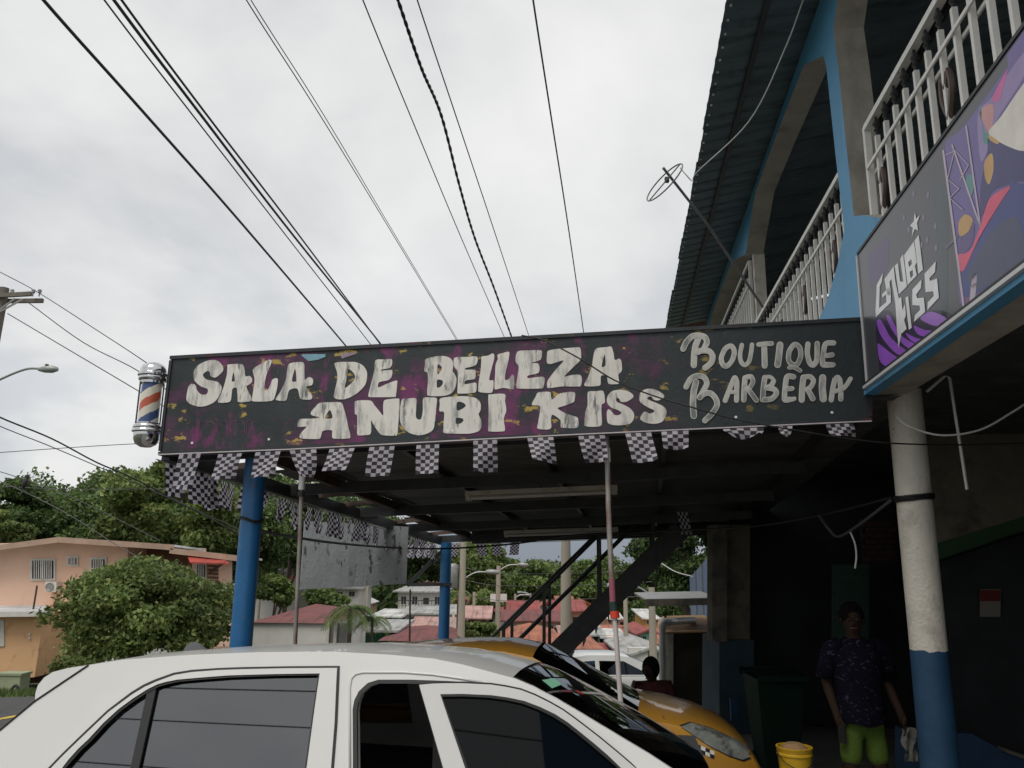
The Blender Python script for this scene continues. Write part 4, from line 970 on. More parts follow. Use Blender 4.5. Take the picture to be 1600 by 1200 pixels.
def car(name, label, O, U, V, st, vv, side, holes, roof, ws, rear, paint, mg_side, mg_ws, wheels, cabin, group=None, wr=.29, crown=.04, bulge=(.03, .09)):
    root = thing(name, O, label, 'car', group)
    P = lambda u, v, w: O + U * u + V * v + ZV * w
    # lower body, lofted along its length
    b = MB(); rows = []
    for (u, hw, wb, wt) in st:
        half = [(0, wb), (hw * .8, wb), (hw * .97, wb + .1), (hw, wb + (wt - wb) * .45), (hw, wt - .16), (hw - .012, wt - .07), (hw - .04, wt - .015), (hw * .8, wt + .012), (hw * .4, wt + .03), (0, wt + .035)]
        ring = [(-v, w) for v, w in half] + [(v, w) for v, w in half[-2::-1]]
        rows.append([P(u, v, w) for v, w in ring])
    n = len(rows[0])
    b.grid(rows)
    ui = [s[0] for s in st]
    for i in range(len(rows) - 1):
        for j in range(n - 1):
            if cabin[0] <= ui[i] and ui[i + 1] <= cabin[1] and 6 <= j <= n - 8: b.m[i * (n - 1) + j] = 1
    o = len(b.v); b.v += [sum(rows[0], Vector()) / n, sum(rows[-1], Vector()) / n]
    for k, r0 in ((0, 0), (1, (len(rows) - 1) * n)):
        for j in range(n - 1): b.f.append([o + k, r0 + j, r0 + j + 1]); b.m.append(0)
    body = b.build('body', [paint, m_int], root, smooth=35)
    sd3 = lambda l, s, d=0: [P(u, s * (vv(w) + d), w) for u, w in l]
    for s in (-1, 1):
        hs = holes if s == -1 else holes
        MB().plate([sd3(side, s)] + [sd3(h['hole'], s) for h in hs], V * (-s) * .03).build('side_panel', paint, root)
        for h in hs:
            if h.get('open') and s == -1: continue
            MB().plate([sd3(h.get('glass', h['hole']), s, -.012)], V * (-s) * .004).build('side_window', h.get('mat', mg_side), root)
            MB().plate([sd3(h.get('glass', h['hole']), s, -.006), sd3(h['inner'], s, -.006)], V * (-s) * .004).build('window_seal', m_rubber, root) if 'inner' in h else None
    rows = []
    for (u, w) in roof:
        vm = vv(w); row = []
        for k in range(17):
            a = -1 + k / 8; row.append(P(u, a * vm, w + crown * (1 - abs(a) ** 2.6)))
        rows.append(row)
    MB().grid(rows).build('roof', paint, root, smooth=True)
    for nm, g, sgn in (('windscreen', ws, 1), ('rear_window', rear, -1)):
        if not g: continue
        rows = []
        for i, (u, w) in enumerate(g):
            vm = vv(w) - .0; k_ = i / (len(g) - 1); row = []
            for k in range(17):
                a = -1 + k / 8; row.append(P(u + sgn * (bulge[0] + bulge[1] * k_) * (1 - abs(a) ** 2.2), a * vm, w + crown * (1 - abs(a) ** 2.6) * (1 - k_) - .004))
            rows.append(row)
        MB().grid(rows).build(nm, mg_ws, root, smooth=True)
    for (u, v) in wheels:
        for s in (-1, 1): wheel(P, V, u, s * v, wr, root, s)
    return root, P, sd3, body
# ---- white hatchback in front
N0 = at(600, 1040, 3.2); w0 = 1.40; TILT = .075; VW = FD - ZV * TILT     # the forecourt falls away, so the car leans
slope = VW * .18 + ZV * .43; QN = SD.cross(slope).normalized()
OW = N0 + VW * .62 - ZV * w0; gw = OW.z
vvw = lambda w: .62 + (w0 - w) * .4186
def cw(x, y):
    p = onp(x, y, N0, QN); return ((p - N0).dot(SD), w0 + .43 * (p.z - N0.z) / slope.z)
def cwl(l): return [cw(x, y) for x, y in l]
BW = .925
ub = lambda x: cw(x, 1208)[0]
top_edge = [(139,1039),(190,1031),(300,1023),(400,1019),(520,1018),(610,1023),(677,1029),(722,1038),(767,1050),(801,1059),(832,1072),(872,1093),(911,1116),(964,1148),(1016,1179),(1048,1200),(1080,1221),(1105,1238)]
te = cwl(top_edge)
side = cwl([(-40,1175),(0,1141),(54,1096),(100,1065)]) + te + [(cw(1090,1240)[0], cw(1105,1240)[1]), (cw(980,1236)[0], BW - .05), (cw(-60,1200)[0], BW - .05)]
rear_hole = cwl([(109,1187),(124,1170),(141,1154),(164,1129),(187.5,1107.5),(210,1091),(232.5,1076.6),(248,1069),(262,1065),(280,1061.5),(320,1058),(360,1055),(430,1053),(501,1052),(494,1100),(480,1204),(300,1204),(96,1204)])
front_hole = cwl([(559,1206),(558,1112),(560,1098),(566,1084),(578,1073),(592,1068),(640,1068),(700,1070),(760,1074),(812,1085),(850,1100),(890,1125),(930,1155),(975,1194),(985,1206)])
stw = [(-1.66,.60,.38,.80),(-1.6,.70,.28,.90),(-1.45,.77,.22,.94),(-1.1,.80,.19,.945),(-.4,.81,.18,.935),(.4,.81,.18,.92),(.9,.81,.18,.885),(1.15,.80,.18,.85),(1.45,.78,.2,.81),(1.68,.74,.22,.76),(1.84,.66,.28,.66),(1.93,.52,.34,.56)]
wcar, PW, sdW, bodyW = car('white_car', 'white hatchback with its front door ajar in the foreground', OW, SD, VW, stw, vvw, side,
    [dict(hole=rear_hole), dict(hole=front_hole, open=True, mat=m_gdark)], te[:10], te[9:], cwl([(100,1065),(54,1096),(0,1141),(-40,1175)]), m_wpaint, m_gtint, m_gws, [(-1.06, .70), (1.28, .70)], (-1.2, 1.0), crown=.022, bulge=(.015, .05))
# rear door frame, standing slightly proud, with its rubber seam, divider and quarter glass
dout = [(76,1206),(101,1180),(134,1148),(172,1112),(209,1084.5),(228,1073),(247,1064.5),(274,1054.5),(301,1050),(340,1047),(380,1045.5),(450,1044),(528,1043.5),(527,1060),(524,1130),(518,1206)]
rdoor = MB().plate([sdW(cwl(dout), -1, .010), sdW(rear_hole, -1, .010)], FD * .012).build('rear_door', m_wpaint, wcar)
seam = [(70,1206),(98,1177),(131,1145),(169,1109),(206,1081),(225,1069.5),(244,1061),(272,1051),(300,1046.6),(340,1043.8),(380,1042.3),(450,1041),(531,1040.5),(530.5,1060),(527.5,1130),(521.5,1206)]
MB().ring(sdW(cwl(seam), -1, .004), sdW(cwl(dout), -1, .004), FD * .004).build('door_seam', m_rubber, rdoor)
inner = cwl([(113,1189),(127,1173),(144,1157),(167,1132),(190,1110.5),(212,1094.5),(234,1080.5),(249,1073),(263,1069),(281,1065),(320,1061.5),(360,1058.5),(430,1056),(498,1055),(491,1100),(477,1202),(300,1202),(102,1202)])
MB().ring(sdW(rear_hole, -1, .006), sdW(inner, -1, .006), FD * .01).build('window_seal', m_rubber, rdoor)
MB().plate([sdW(cwl([(231,1078),(245,1073),(216,1206),(203,1206)]), -1, .003)], FD * .01).build('window_divider', m_rubber, rdoor)
# spoiler above the tailgate
spl = [(54,1096),(54.5,1084),(58.5,1071),(68,1059),(82,1050),(105,1044),(139,1039)]
rows = []
for (x, y) in spl:
    u, w = cw(x, y); row = []
    for k in range(17):
        a = -1 + k / 8; bow = .07 * (1 - a * a); row.append(PW(u - bow * .6, a * (vvw(w) - .002), w + .012 * (1 - abs(a) ** 2.4)))
    rows.append(row)
sp = MB().grid(rows)
rows2 = [[p - ZV * .05 + SD * .05 for p in rows[0]], rows[0]]
sp.grid(rows2)
for k in (0, -1): sp.add([r[k] for r in rows] + [rows[0][k] - ZV * .05 + SD * .05], [list(range(len(rows) + 1))])
spo = sp.build('spoiler', m_wpaint, wcar, smooth=40)
MB().tube([PW(*(lambda q: (q[0], -(vvw(q[1]) + .003), q[1]))(cw(x, y))) for x, y in ((-40,1175),(0,1141),(54,1096),(100,1065),(139,1039))], .0035, 5).build('tailgate_seam', m_rubber, wcar)
# roof aerial fin
fa = at(297, 1017, 3.86)
fin = [(0,0),(.03,.055),(.055,.068),(.085,.055),(.16,.0)]
MB().plate([[fa - SD * .05 + SD * a + ZV * (b - .03) for a, b in fin + [(.16,-.03),(0,-.03)]]], FD * .035).build('aerial_fin', M('grey_plastic', (.12, .12, .125), .5, .1, 5), wcar)
MB().tube([PW(*(lambda q: (q[0], -(vvw(q[1]) + .001), q[1]))(cw(x, y))) for x, y in ((547,1206),(546.5,1075),(549,1060),(556,1053),(568,1050.5),(632,1050.5),(677,1054),(720,1060),(754,1067))], .005, 6).build('frame_bead', m_wpaint, wcar, smooth=True)
# inner rubber of the front opening, body shoulder step
fseal = cwl([(552,1206),(551.5,1108),(554,1094),(561,1080),(575,1067),(591,1062),(640,1062),(700,1064),(762,1068),(815,1079),(854,1095),(896,1121),(937,1152),(985,1194),(996,1206)])
MB().ring(sdW(fseal, -1, .004), sdW(front_hole, -1, .004), FD * .012).build('opening_seal', m_rubber, wcar)
# open front door
hA = PW(cw(1010,1206)[0], -(vvw(BW)), BW)
ang = RAD(13); ddir = (-SD * math.cos(ang) - FD * math.sin(ang)); dn = ddir.cross(slope).normalized()
if dn.dot(FD) > 0: dn = -dn
def DX(x, y, off=0): return onp(x, y, hA, dn) + dn * off
do_o = [(655,1071),(700,1068),(780,1072),(850,1090),(920,1121),(985,1160),(1044,1206),(1000,1212),(692,1212)]
do_o = [(655,1070),(677,1068),(700,1067.5),(722,1067.5),(767,1069.5),(790,1073),(814,1078),(837,1087),(859,1098),(880,1110),(898,1123),(917,1137.5),(937,1153),(965,1176),(1000,1206),(694.5,1206)]
do_i = [(688,1085),(722,1084.5),(767,1086.5),(793,1090),(819,1095.5),(844,1105),(867,1116),(887,1129),(906,1144),(927,1161),(948,1179),(972,1202),(727.5,1202)]
fdoor = MB().plate([[DX(x, y) for x, y in do_o], [DX(x, y) for x, y in do_i]], -dn * .03).build('front_door', m_wpaint, wcar)
do_s = [(x + (3 if x < 740 else -3), y + 4) if y < 1200 else (x + (4 if x < 800 else -5), y) for x, y in do_i]
MB().ring([DX(x, y, .003) for x, y in do_i], [DX(x, y, .003) for x, y in do_s], -dn * .02).build('window_seal', m_rubber, fdoor)
MB().plate([[DX(x, y, -.012) for x, y in do_i]], -dn * .005).build('side_window', m_gdark, fdoor)
MB().tube([DX(x, y, -.012) + ZV * .004 for x, y in do_o[:15]], .005, 5).build('door_seal', m_rubber, fdoor)
low = [DX(694.5, 1206), DX(1000, 1206)]
lowd = [p + ZV * -(p.z - gw - .28) - FD * .03 for p in low]
MB().plate([[low[0], low[1], lowd[1], lowd[0]]], -dn * .09).build('door_skin', m_wpaint, fdoor)
# seats and wheel inside
for u, v in ((.25, -.36), (.25, .36), (-.75, -.36), (-.75, .36)):
    MB().box(PW(u, v, .72), (.16, .46, .62), (SD, FD, ZV)).build('seat_back', m_int, wcar)
    MB().box(PW(u - .03, v, 1.12), (.1, .26, .17), (SD, FD, ZV)).build('head_rest', m_int, wcar)
MB().box(PW(1.0, 0, .95), (.5, 1.3, .1), (SD, FD, ZV)).build('dashboard', m_int, wcar)
# inspection sticker on the windscreen
m_stick = M('green_sticker', srgb(120, 180, 150), .5, .15, 30)
def surf(objname, root, x, y, off=.004):
    """point where the sight line meets a built part of a car (used to fix badges, lamps, stickers to its skin)"""
    key = (root.name, objname)
    if key not in _BV:
        ob = [c for c in root.children if c.name.split('.')[0] == objname][0]; og = world_org(ob)
        _BV[key] = BVHTree.FromPolygons([tuple(v.co + og) for v in ob.data.vertices], [list(p.vertices) for p in ob.data.polygons])
    d = ray(x, y).normalized(); h = _BV[key].ray_cast(CAM, d)
    if h[0] is None: return None
    n = h[1] if h[1].dot(d) < 0 else -h[1]
    return h[0] + n * off
_BV = {}
def patch(objname, root, loop, name, mat, parent, off=.004, n=1):
    pts = [surf(objname, root, x, y, off) for x, y in loop]
    if any(p is None for p in pts): return None
    c = surf(objname, root, sum(x for x, y in loop) / len(loop), sum(y for x, y in loop) / len(loop), off) or sum(pts, Vector()) / len(pts); b = MB()
    if n > 1:      # follow the curved skin with inner rings
        fine = [(loop[i][0] * (1 - q) + loop[(i + 1) % len(loop)][0] * q, loop[i][1] * (1 - q) + loop[(i + 1) % len(loop)][1] * q) for i in range(len(loop)) for q in (0, .5)]
        mx, my = sum(x for x, y in fine) / len(fine), sum(y for x, y in fine) / len(fine); rows = []
        for r in range(n, -1, -1):
            row = [surf(objname, root, mx + (x - mx) * max(.02, r / n), my + (y - my) * max(.02, r / n), off) for x, y in fine]
            rows.append(row + row[:1])
        b.grid(rows); return b.build(name, mat, parent, smooth=True)
    b.v = pts + [c]; b.f = [[i, (i + 1) % len(pts), len(pts)] for i in range(len(pts))]; b.m = [0] * len(b.f)
    return b.build(name, mat, parent)
patch('windscreen', wcar, [(846,1064),(866,1061),(877,1071),(862,1077)], 'sticker', m_stick, wcar)

# ---- yellow taxi behind it
T0 = at(900, 1100, 6.9); gt = -.38
OT = T0 + FD * .6; OT.z = gt
vvt = lambda w: .60 + (1.42 - w) * .4
XU = lambda x: (x - T0.x) / SD.x
stt = [(XU(-2.15),.6,.4,.85),(XU(-2.05),.72,.26,.95),(XU(-1.7),.78,.2,1.0),(XU(-1.0),.80,.18,.99),(XU(0),.80,.18,.975),(XU(.7),.80,.18,.97),(XU(1.05),.79,.18,.965),(XU(1.3),.775,.2,.93),(XU(1.55),.75,.22,.875),(XU(1.75),.71,.24,.80),(XU(1.9),.65,.28,.69),(XU(1.98),.56,.32,.58),(XU(2.02),.44,.36,.48)]
rt = [(XU(-1.55),1.26),(XU(-1.3),1.32),(XU(-.8),1.38),(XU(-.4),1.41),(XU(-.05),1.41),(XU(.2),1.37)]
wt_ = [(XU(.2),1.37),(XU(.45),1.25),(XU(.75),1.10),(XU(1.04),.955)]
sidet = [(XU(-2.0),.985)] + rt + wt_[1:] + [(XU(.9),.955)]
wh1 = [(XU(-1.7),1.0),(XU(-1.42),1.22),(XU(-.9),1.32),(XU(-.62),1.34),(XU(-.62),1.0)]
wh2 = [(XU(-.54),1.0),(XU(-.54),1.345),(XU(-.2),1.35),(XU(.12),1.27),(XU(.4),1.15),(XU(.7),1.0)]
taxi, PT, sdT, bodyT = car('yellow_taxi', 'yellow taxi with a checkered strip parked behind the white car', OT, SD, FD, stt, vvt, sidet,
    [dict(hole=wh1), dict(hole=wh2)], rt, wt_, [(XU(-1.55),1.26),(XU(-1.8),1.13),(XU(-2.0),.985)], m_ypaint, m_gtint, m_gws, [(XU(-1.45), .64), (XU(1.25), .64)], (XU(-1.8), XU(1.1)))
m_hl = M('headlight_lens', srgb(120, 124, 120), .12, .3, 9, coat=.8); dirt(m_hl, srgb(60, 62, 60), 7, (.5, .62), .8)
m_hlf = M('headlight_frame', (.02, .02, .022), .4, .2, 6)
hl = [(1064,1136),(1080,1131),(1110,1139),(1148,1155),(1168,1168),(1170,1183),(1160,1187),(1140,1181),(1110,1166),(1085,1150)]
fr_ = patch('body', taxi, [(1117 + (x - 1117) * 1.06, 1158 + (y - 1158) * 1.1) for x, y in hl], 'headlight_frame', m_hlf, taxi, .004, 5)
patch('body', taxi, hl, 'headlight', m_hl, taxi, .009, 5)
m_k = M('decal_black', (.015, .015, .016), .4, .1, 8); m_w = M('decal_white', srgb(215, 213, 205), .4, .05, 8)
for r_ in range(2):
    for i in range(9):
        x0, y0 = 1053 + i * 7, 1147 + i * 3.0 + r_ * 6
        patch('body', taxi, [(x0, y0), (x0 + 7, y0 + 3), (x0 + 7, y0 + 9), (x0, y0 + 6)], 'checker_square', m_k if (i + r_) % 2 else m_w, taxi, .004)
# near door mirror
mc = PT(XU(.78), -.93, 1.02)
mi_ = MB().lathe(PT(XU(.86), -.86, 1.04), [(.0, -.1), (.055, -.09), (.085, -.04), (.09, .0), (.08, .05), (.04, .085), (.0, .09)], 14, FD).build('door_mirror', M('mirror_black', (.015, .015, .016), .25, .1, 5), taxi, smooth=True)
MB().tube([PT(XU(.2), 0, .98), PT(XU(.9), .1, .985), PT(XU(1.05), -.3, .985)], .008, 5).build('wiper', m_rubber, taxi)
MB().box(PT(XU(2.0), 0, .42), (.03, .9, .12), (SD, FD, ZV)).build('grille', m_rubber, taxi)
MB().tube([at(1035, 1118, 6.75), at(1043, 1133, 6.72)], .003, 4).build('bonnet_seam', m_rubber, taxi)
for u, v in ((XU(-.35), -.36), (XU(-.35), .36)):
    MB().box(PT(u, v, .75), (.16, .46, .62), (SD, FD, ZV)).build('seat_back', m_int, taxi)

# ---- a generic small car for the far streets
def far_car(name, label, loc, yaw, paint, group=None, van=False):
    U = Vector((math.cos(yaw), math.sin(yaw), 0)); V = Vector((-U.y, U.x, 0)); h = 1.75 if van else 1.45
    st = [(-2.1,.6,.4,.8),(-2.0,.75,.28,.95),(-1.5,.82,.22,1.0),(0,.83,.22,1.0),(1.0,.83,.22,1.0),(1.5,.8,.24,.92),(1.9,.72,.28,.78),(2.05,.5,.36,.55)]
    vv = lambda w: .62 + (h - w) * .36
    ro = [(-1.75 if van else -1.3,h-.06),(-1.2 if van else -.9,h),(-.2,h),(.15,h-.04)]; w_ = [(.15,h-.04),(.55,1.25),(.95,.99)]
    side = [(-2.0,1.0)] + ro + w_[1:]
    hs = [dict(hole=[(-1.65,1.02),(-1.35,h-.16),(-.7,h-.12),(-.7,1.02)]), dict(hole=[(-.6,1.02),(-.6,h-.12),(.0,h-.13),(.62,1.02)])]
    r, P, s3, bo = car(name, label, Vector(loc), U, V, st, vv, side, hs, ro, w_, [ro[0], (-1.95,1.0)], paint, m_gtint, m_gws, [(-1.35,.72),(1.3,.72)], (-1.9, 1.0), group)
    if van:
        for k in (-.4, .4): MB().bar(P(-1.5, k, h + .09), P(0, k, h + .09), .04, .04).build('roof_rack_rail', m_steel, r)
        for u in (-1.4, -.8, -.2): MB().bar(P(u, -.5, h + .12), P(u, .5, h + .12), .04, .04).build('roof_rack_bar', m_steel, r)
    return r

# ================================================================== PEOPLE
def skin(name, J, E, mat, parent, root=None, sub=2):
    """J name -> (point, radius[, radius2]); one continuous surface grown round the joints"""
    names = list(J); idx = {n: i for i, n in enumerate(names)}
    org = world_org(parent)
    me = bpy.data.meshes.new(name); me.from_pydata([tuple(Vector(J[n][0]) - org) for n in names], [(idx[a], idx[b]) for a, b in E], [])
    o = bpy.data.objects.new(name, me); COL.objects.link(o)
    md = o.modifiers.new('skin', 'SKIN'); md.use_smooth_shade = True
    sv_ = me.skin_vertices[0].data
    for n in names:
        r = J[n][1]; r2 = J[n][2] if len(J[n]) > 2 else r
        sv_[idx[n]].radius = (r, r2)
        sv_[idx[n]].use_root = (n == (root or names[0]))
    sm = o.modifiers.new('sub', 'SUBSURF'); sm.levels = sub; sm.render_levels = sub
    dg = bpy.context.evaluated_depsgraph_get(); dg.update()
    m2 = bpy.data.meshes.new_from_object(o.evaluated_get(dg)); m2.name = name
    o.modifiers.clear(); old = o.data; o.data = m2; bpy.data.meshes.remove(old)
    o.data.materials.clear(); o.data.materials.append(mat)
    o.data.polygons.foreach_set('use_smooth', [True] * len(o.data.polygons))
    o.parent = parent; o.location = (0, 0, 0)
    return o
m_skin = M('brown_skin', (.036, .021, .015), .75, .1, 10, spec=.15); m_hair = M('black_hair', (.008, .007, .007), .95, .3, 20, bump=.3, spec=.05)
m_shirt = M('navy_print_shirt', (.006, .006, .012), .95, .2, 5, spec=.08); dirt(m_shirt, srgb(72, 66, 88), 22, (.58, .64), .7, stretch=(1, 1, 2.2))
m_shorts = M('lime_shorts', srgb(78, 102, 28), .8, .15, 7, bump=.3); m_maroon = M('maroon_shirt', (.07, .016, .018), .85, .3, 8); dirt(m_maroon, (.13, .03, .03), 9, (.55, .65), .7)
def hand(J, E, wrist, palm_dir, side_dir, fwd, tag_):
    """palm with five unequal, slightly curled fingers; adds to a joint table"""
    p = Vector(J[wrist][0]); pd = palm_dir.normalized(); sdv = side_dir.normalized(); fw = fwd.normalized()
    J[tag_ + 'palm'] = (p + pd * .055, .034, .018); E.append((wrist, tag_ + 'palm'))
    for k, (off, ln) in enumerate(((-.027, .062), (-.009, .075), (.009, .07), (.026, .055))):
        a = p + pd * .095 + sdv * off; b = a + pd * ln * .55 + fw * .008; c = b + pd * ln * .35 + fw * ln * .35
        for n, q, r in (('a', a, .0095), ('b', b, .0085), ('c', c, .007)): J[f'{tag_}f{k}{n}'] = (q, r)
        E += [(tag_ + 'palm', f'{tag_}f{k}a'), (f'{tag_}f{k}a', f'{tag_}f{k}b'), (f'{tag_}f{k}b', f'{tag_}f{k}c')]
    a = p + pd * .035 - sdv * .035 + fw * .01; b = a + pd * .035 - sdv * .02 + fw * .012
    J[tag_ + 'ta'] = (a, .011); J[tag_ + 'tb'] = (b, .009); E += [(tag_ + 'palm', tag_ + 'ta'), (tag_ + 'ta', tag_ + 'tb')]
def head_parts(root, c, face, hair_mat, long_hair=False):
    """hair, ears, eyes, mouth on a head centred at c looking along face"""
    f = face.normalized(); s = f.cross(ZV).normalized()
    b = MB()
    rows = []
    for i in range(9):
        th = math.pi * i / 8 * (.62 if not long_hair else .75); row = []
        for k in range(21):
            ph = 2 * math.pi * k / 20
            d = ZV * math.cos(th) + (f * math.cos(ph) + s * math.sin(ph)) * math.sin(th)
            front = max(0, d.dot(f)); rr = .118 - (.03 * front if d.z < .55 else 0)
            row.append(c + ZV * .02 + Vector((d.x * .098, d.y * .098, d.z * .125)) * (rr / .108) + (-f * .012) + ZV * (.03 * front if d.z < .5 else 0))
        rows.append(row)
    b.grid(rows).build('hair', hair_mat, root, smooth=True)
    for k in (-1, 1):
        MB().lathe(c + s * k * .088 - ZV * .005, [(.0, -.012), (.02, -.008), (.026, .0), (.018, .01), (.0, .012)], 10, s).build('ear', m_skin, root, smooth=True)
        e_ = MB().lathe(c + f * .088 + s * k * .034 + ZV * .008, [(.0, -.006), (.012, 0), (.0, .006)], 8, f).build('eye', M('eye_white', (.05, .045, .04), .6, .05, 5), root, smooth=True)
    MB().tube([c + f * .093 - s * .024 - ZV * .062, c + f * .098 - ZV * .064, c + f * .093 + s * .024 - ZV * .062], .006, 6).build('mouth', M('lips', (.09, .035, .03), .5, .1, 8), root)
# ---- man in lime shorts standing in the shade
mY = 7.2; mx = at(1336, 1000, mY).x; mg = gz(0, mY) + .006
man = thing('person', (mx, mY, mg), 'person in dark patterned shirt and lime green shorts standing in the shade', 'person')
def mp(x, z, y=0): return Vector((mx + x * 1.05, mY + y * 1.05, mg + z * 1.06))
J = {'pelvis': (mp(0, .90), .135, .1), 'waist': (mp(0, 1.05), .125, .1), 'chest': (mp(-.01, 1.27), .155, .11), 'neckb': (mp(-.01, 1.40), .07), 'neck': (mp(-.015, 1.47, -.01), .052), 'head1': (mp(-.02, 1.54, -.025), .075, .08), 'head2': (mp(-.022, 1.62, -.02), .082, .095), 'head3': (mp(-.022, 1.67, -.01), .055, .065),
     'nose': (mp(-.055, 1.565, -.115), .013)}
E = [('pelvis','waist'),('waist','chest'),('chest','neckb'),('neckb','neck'),('neck','head1'),('head1','head2'),('head2','head3'),('head1','nose')]
arms = {'l': [(-.19,1.36,0),(-.255,1.10,.03),(-.215,.86,-.06)], 'r': [(.18,1.36,0),(.24,1.10,.03),(.285,.87,-.09)]}
for s_, pts in arms.items():
    for n, (x, z, y), r in zip(('sh', 'el', 'wr'), pts, (.062, .045, .032)): J[s_ + n] = (mp(x, z, y), r)
    E += [('chest', s_ + 'sh'), (s_ + 'sh', s_ + 'el'), (s_ + 'el', s_ + 'wr')]
hand(J, E, 'lwr', Vector((.1, -.15, -1)), Vector((0, 1, 0)), Vector((1, 0, 0)), 'lh'); hand(J, E, 'rwr', Vector((.12, -.15, -1)), Vector((0, 1, 0)), Vector((-1, 0, 0)), 'rh')
for s_, k in (('l', -1), ('r', 1)):
    for n, (x, z, y), r in (('hip', (.09*k, .82, 0), .1), ('kn', (.115*k, .48, -.02), .065), ('an', (.125*k, .09, .03), .042), ('to', (.14*k, .035, -.12), .035)): J[s_ + n] = (mp(x, z, y), r)
    E += [('pelvis', s_ + 'hip'), (s_ + 'hip', s_ + 'kn'), (s_ + 'kn', s_ + 'an'), (s_ + 'an', s_ + 'to')]
skin('body', J, E, m_skin, man)
head_parts(man, mp(-.022, 1.585, -.02), Vector((-.3, -1, 0)), m_hair)
sb_ = MB(); rows = []       # loose shirt: rings round the trunk, then the two short sleeves
for z, rx, ry in ((.80, .195, .172), (.82, .20, .175), (.95, .19, .17), (1.1, .188, .17), (1.24, .205, .176), (1.34, .205, .16), (1.40, .15, .125), (1.445, .085, .085)):
    rows.append([mp(-.008 + rx * math.cos(k * math.pi / 12) * (1 + .02 * math.sin(k * 2.1 + z * 9)), z + .012 * math.sin(k * 1.3) * (z < .9), -.005 + ry * math.sin(k * math.pi / 12) * (1 + .03 * math.sin(k * 1.7 + z * 14))) for k in range(25)])
sb_.grid(rows)
for k in (-1, 1):
    sb_.tube([mp(.13 * k, 1.37), mp(.2 * k, 1.345, .005), mp(.235 * k, 1.24, .015), mp(.258 * k, 1.13, .03)], [.09, .088, .08, .078], 14)
sb_.build('shirt', m_shirt, man, smooth=True)
S = {'waist': (mp(0, .97), .165, .135), 'crotch': (mp(0, .82), .14, .115), 'l1': (mp(-.085, .76), .105), 'l2': (mp(-.112, .46, -.01), .092), 'r1': (mp(.085, .76), .105), 'r2': (mp(.115, .46, -.01), .092)}
skin('shorts', S, [('waist','crotch'),('crotch','l1'),('l1','l2'),('crotch','r1'),('r1','r2')], m_shorts, man, root='crotch')
tag(MB().box(mp(-.2, .735, -.1), (.02, .075, .15), (Vector((1, .3, 0)).normalized(), Vector((-.3, 1, 0)).normalized(), ZV)).build('mobile_phone', m_black), 'dark mobile phone held in the hand of the person in lime shorts', 'phone')
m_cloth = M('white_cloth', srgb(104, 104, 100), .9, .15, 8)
cl = MB(); rows = []
for i in range(9):
    rows.append([mp(.26 + .1 * (k / 6) + .015 * math.sin(i * 1.3 + k), .78 - .03 * i - .012 * math.sin(k * 2.0), -.13 + .03 * math.sin(k * 1.7 + i * .8)) for k in range(7)])
tag(cl.grid(rows).build('hand_cloth', m_cloth, smooth=True), 'crumpled white cloth hanging from the other hand of the person in lime shorts', 'cloth')
# ---- person sitting low beyond the taxi
sY = 9.9; sxp = at(1019, 1060, sY).x; sg = gz(0, sY) + .006; hz = at(1019, 1030, sY).z - sg
sit = thing('person', (sxp, sY, sg), 'person in a maroon shirt sitting beyond the taxi bonnet with head bowed', 'person')
def sp_(x, z, y=0): return Vector((sxp + x, sY + y, sg + z))
b_ = hz - .95
J = {'pelvis': (sp_(.05, .28 + b_, .05), .15, .12), 'waist': (sp_(.04, .42 + b_, .04), .14, .11), 'chest': (sp_(.02, .58 + b_), .17, .12), 'neckb': (sp_(.0, .69 + b_, -.01), .07), 'neck': (sp_(-.01, .73 + b_, -.03), .052), 'head1': (sp_(-.025, .79 + b_, -.06), .072, .078), 'head2': (sp_(-.03, .87 + b_, -.06), .08, .092), 'head3': (sp_(-.03, .92 + b_, -.045), .055, .062), 'nose': (sp_(-.1, .81 + b_, -.13), .013)}
E = [('pelvis','waist'),('waist','chest'),('chest','neckb'),('neckb','neck'),('neck','head1'),('head1','head2'),('head2','head3'),('head1','nose')]
for s_, k in (('l', -1), ('r', 1)):
    for n, (x, z, y), r in (('sh', (.19*k, .66+b_, 0), .065), ('el', (.235*k, .42+b_, -.06), .048), ('wr', (.1*k, .36+b_, -.28), .034), ('hip', (.1*k, .26+b_, -.03), .1), ('kn', (.15*k, .40+b_, -.42), .07), ('an', (.14*k, .09, -.45), .045), ('to', (.14*k, .035, -.6), .036)): J[s_ + n] = (sp_(x, max(z, .03), y), r)
    E += [('chest', s_ + 'sh'), (s_ + 'sh', s_ + 'el'), (s_ + 'el', s_ + 'wr'), ('pelvis', s_ + 'hip'), (s_ + 'hip', s_ + 'kn'), (s_ + 'kn', s_ + 'an'), (s_ + 'an', s_ + 'to')]
    hand(J, E, s_ + 'wr', Vector((-.4 * k, -1, -.1)), Vector((0, 0, 1)), Vector((-k, 0, 0)), s_ + 'h')
skin('body', J, E, m_skin, sit)
head_parts(sit, sp_(-.03, .83 + b_, -.06), Vector((-.6, -1, -.2)), m_hair, True)
S = {'hem': (sp_(.05, .26+b_, .05), .175, .14), 'waist': (sp_(.04, .42+b_, .04), .165, .13), 'chest': (sp_(.02, .58+b_), .19, .135), 'top': (sp_(0, .69+b_), .1, .08), 'ls': (sp_(-.185, .65+b_), .088), 'le': (sp_(-.225, .47+b_, -.05), .075), 'rs': (sp_(.185, .65+b_), .088), 're': (sp_(.225, .47+b_, -.05), .075)}
skin('shirt', S, [('hem','waist'),('waist','chest'),('chest','top'),('chest','ls'),('ls','le'),('chest','rs'),('rs','re')], m_maroon, sit, root='waist')
m_jeans = M('dark_jeans', (.02, .025, .04), .9, .2, 8)
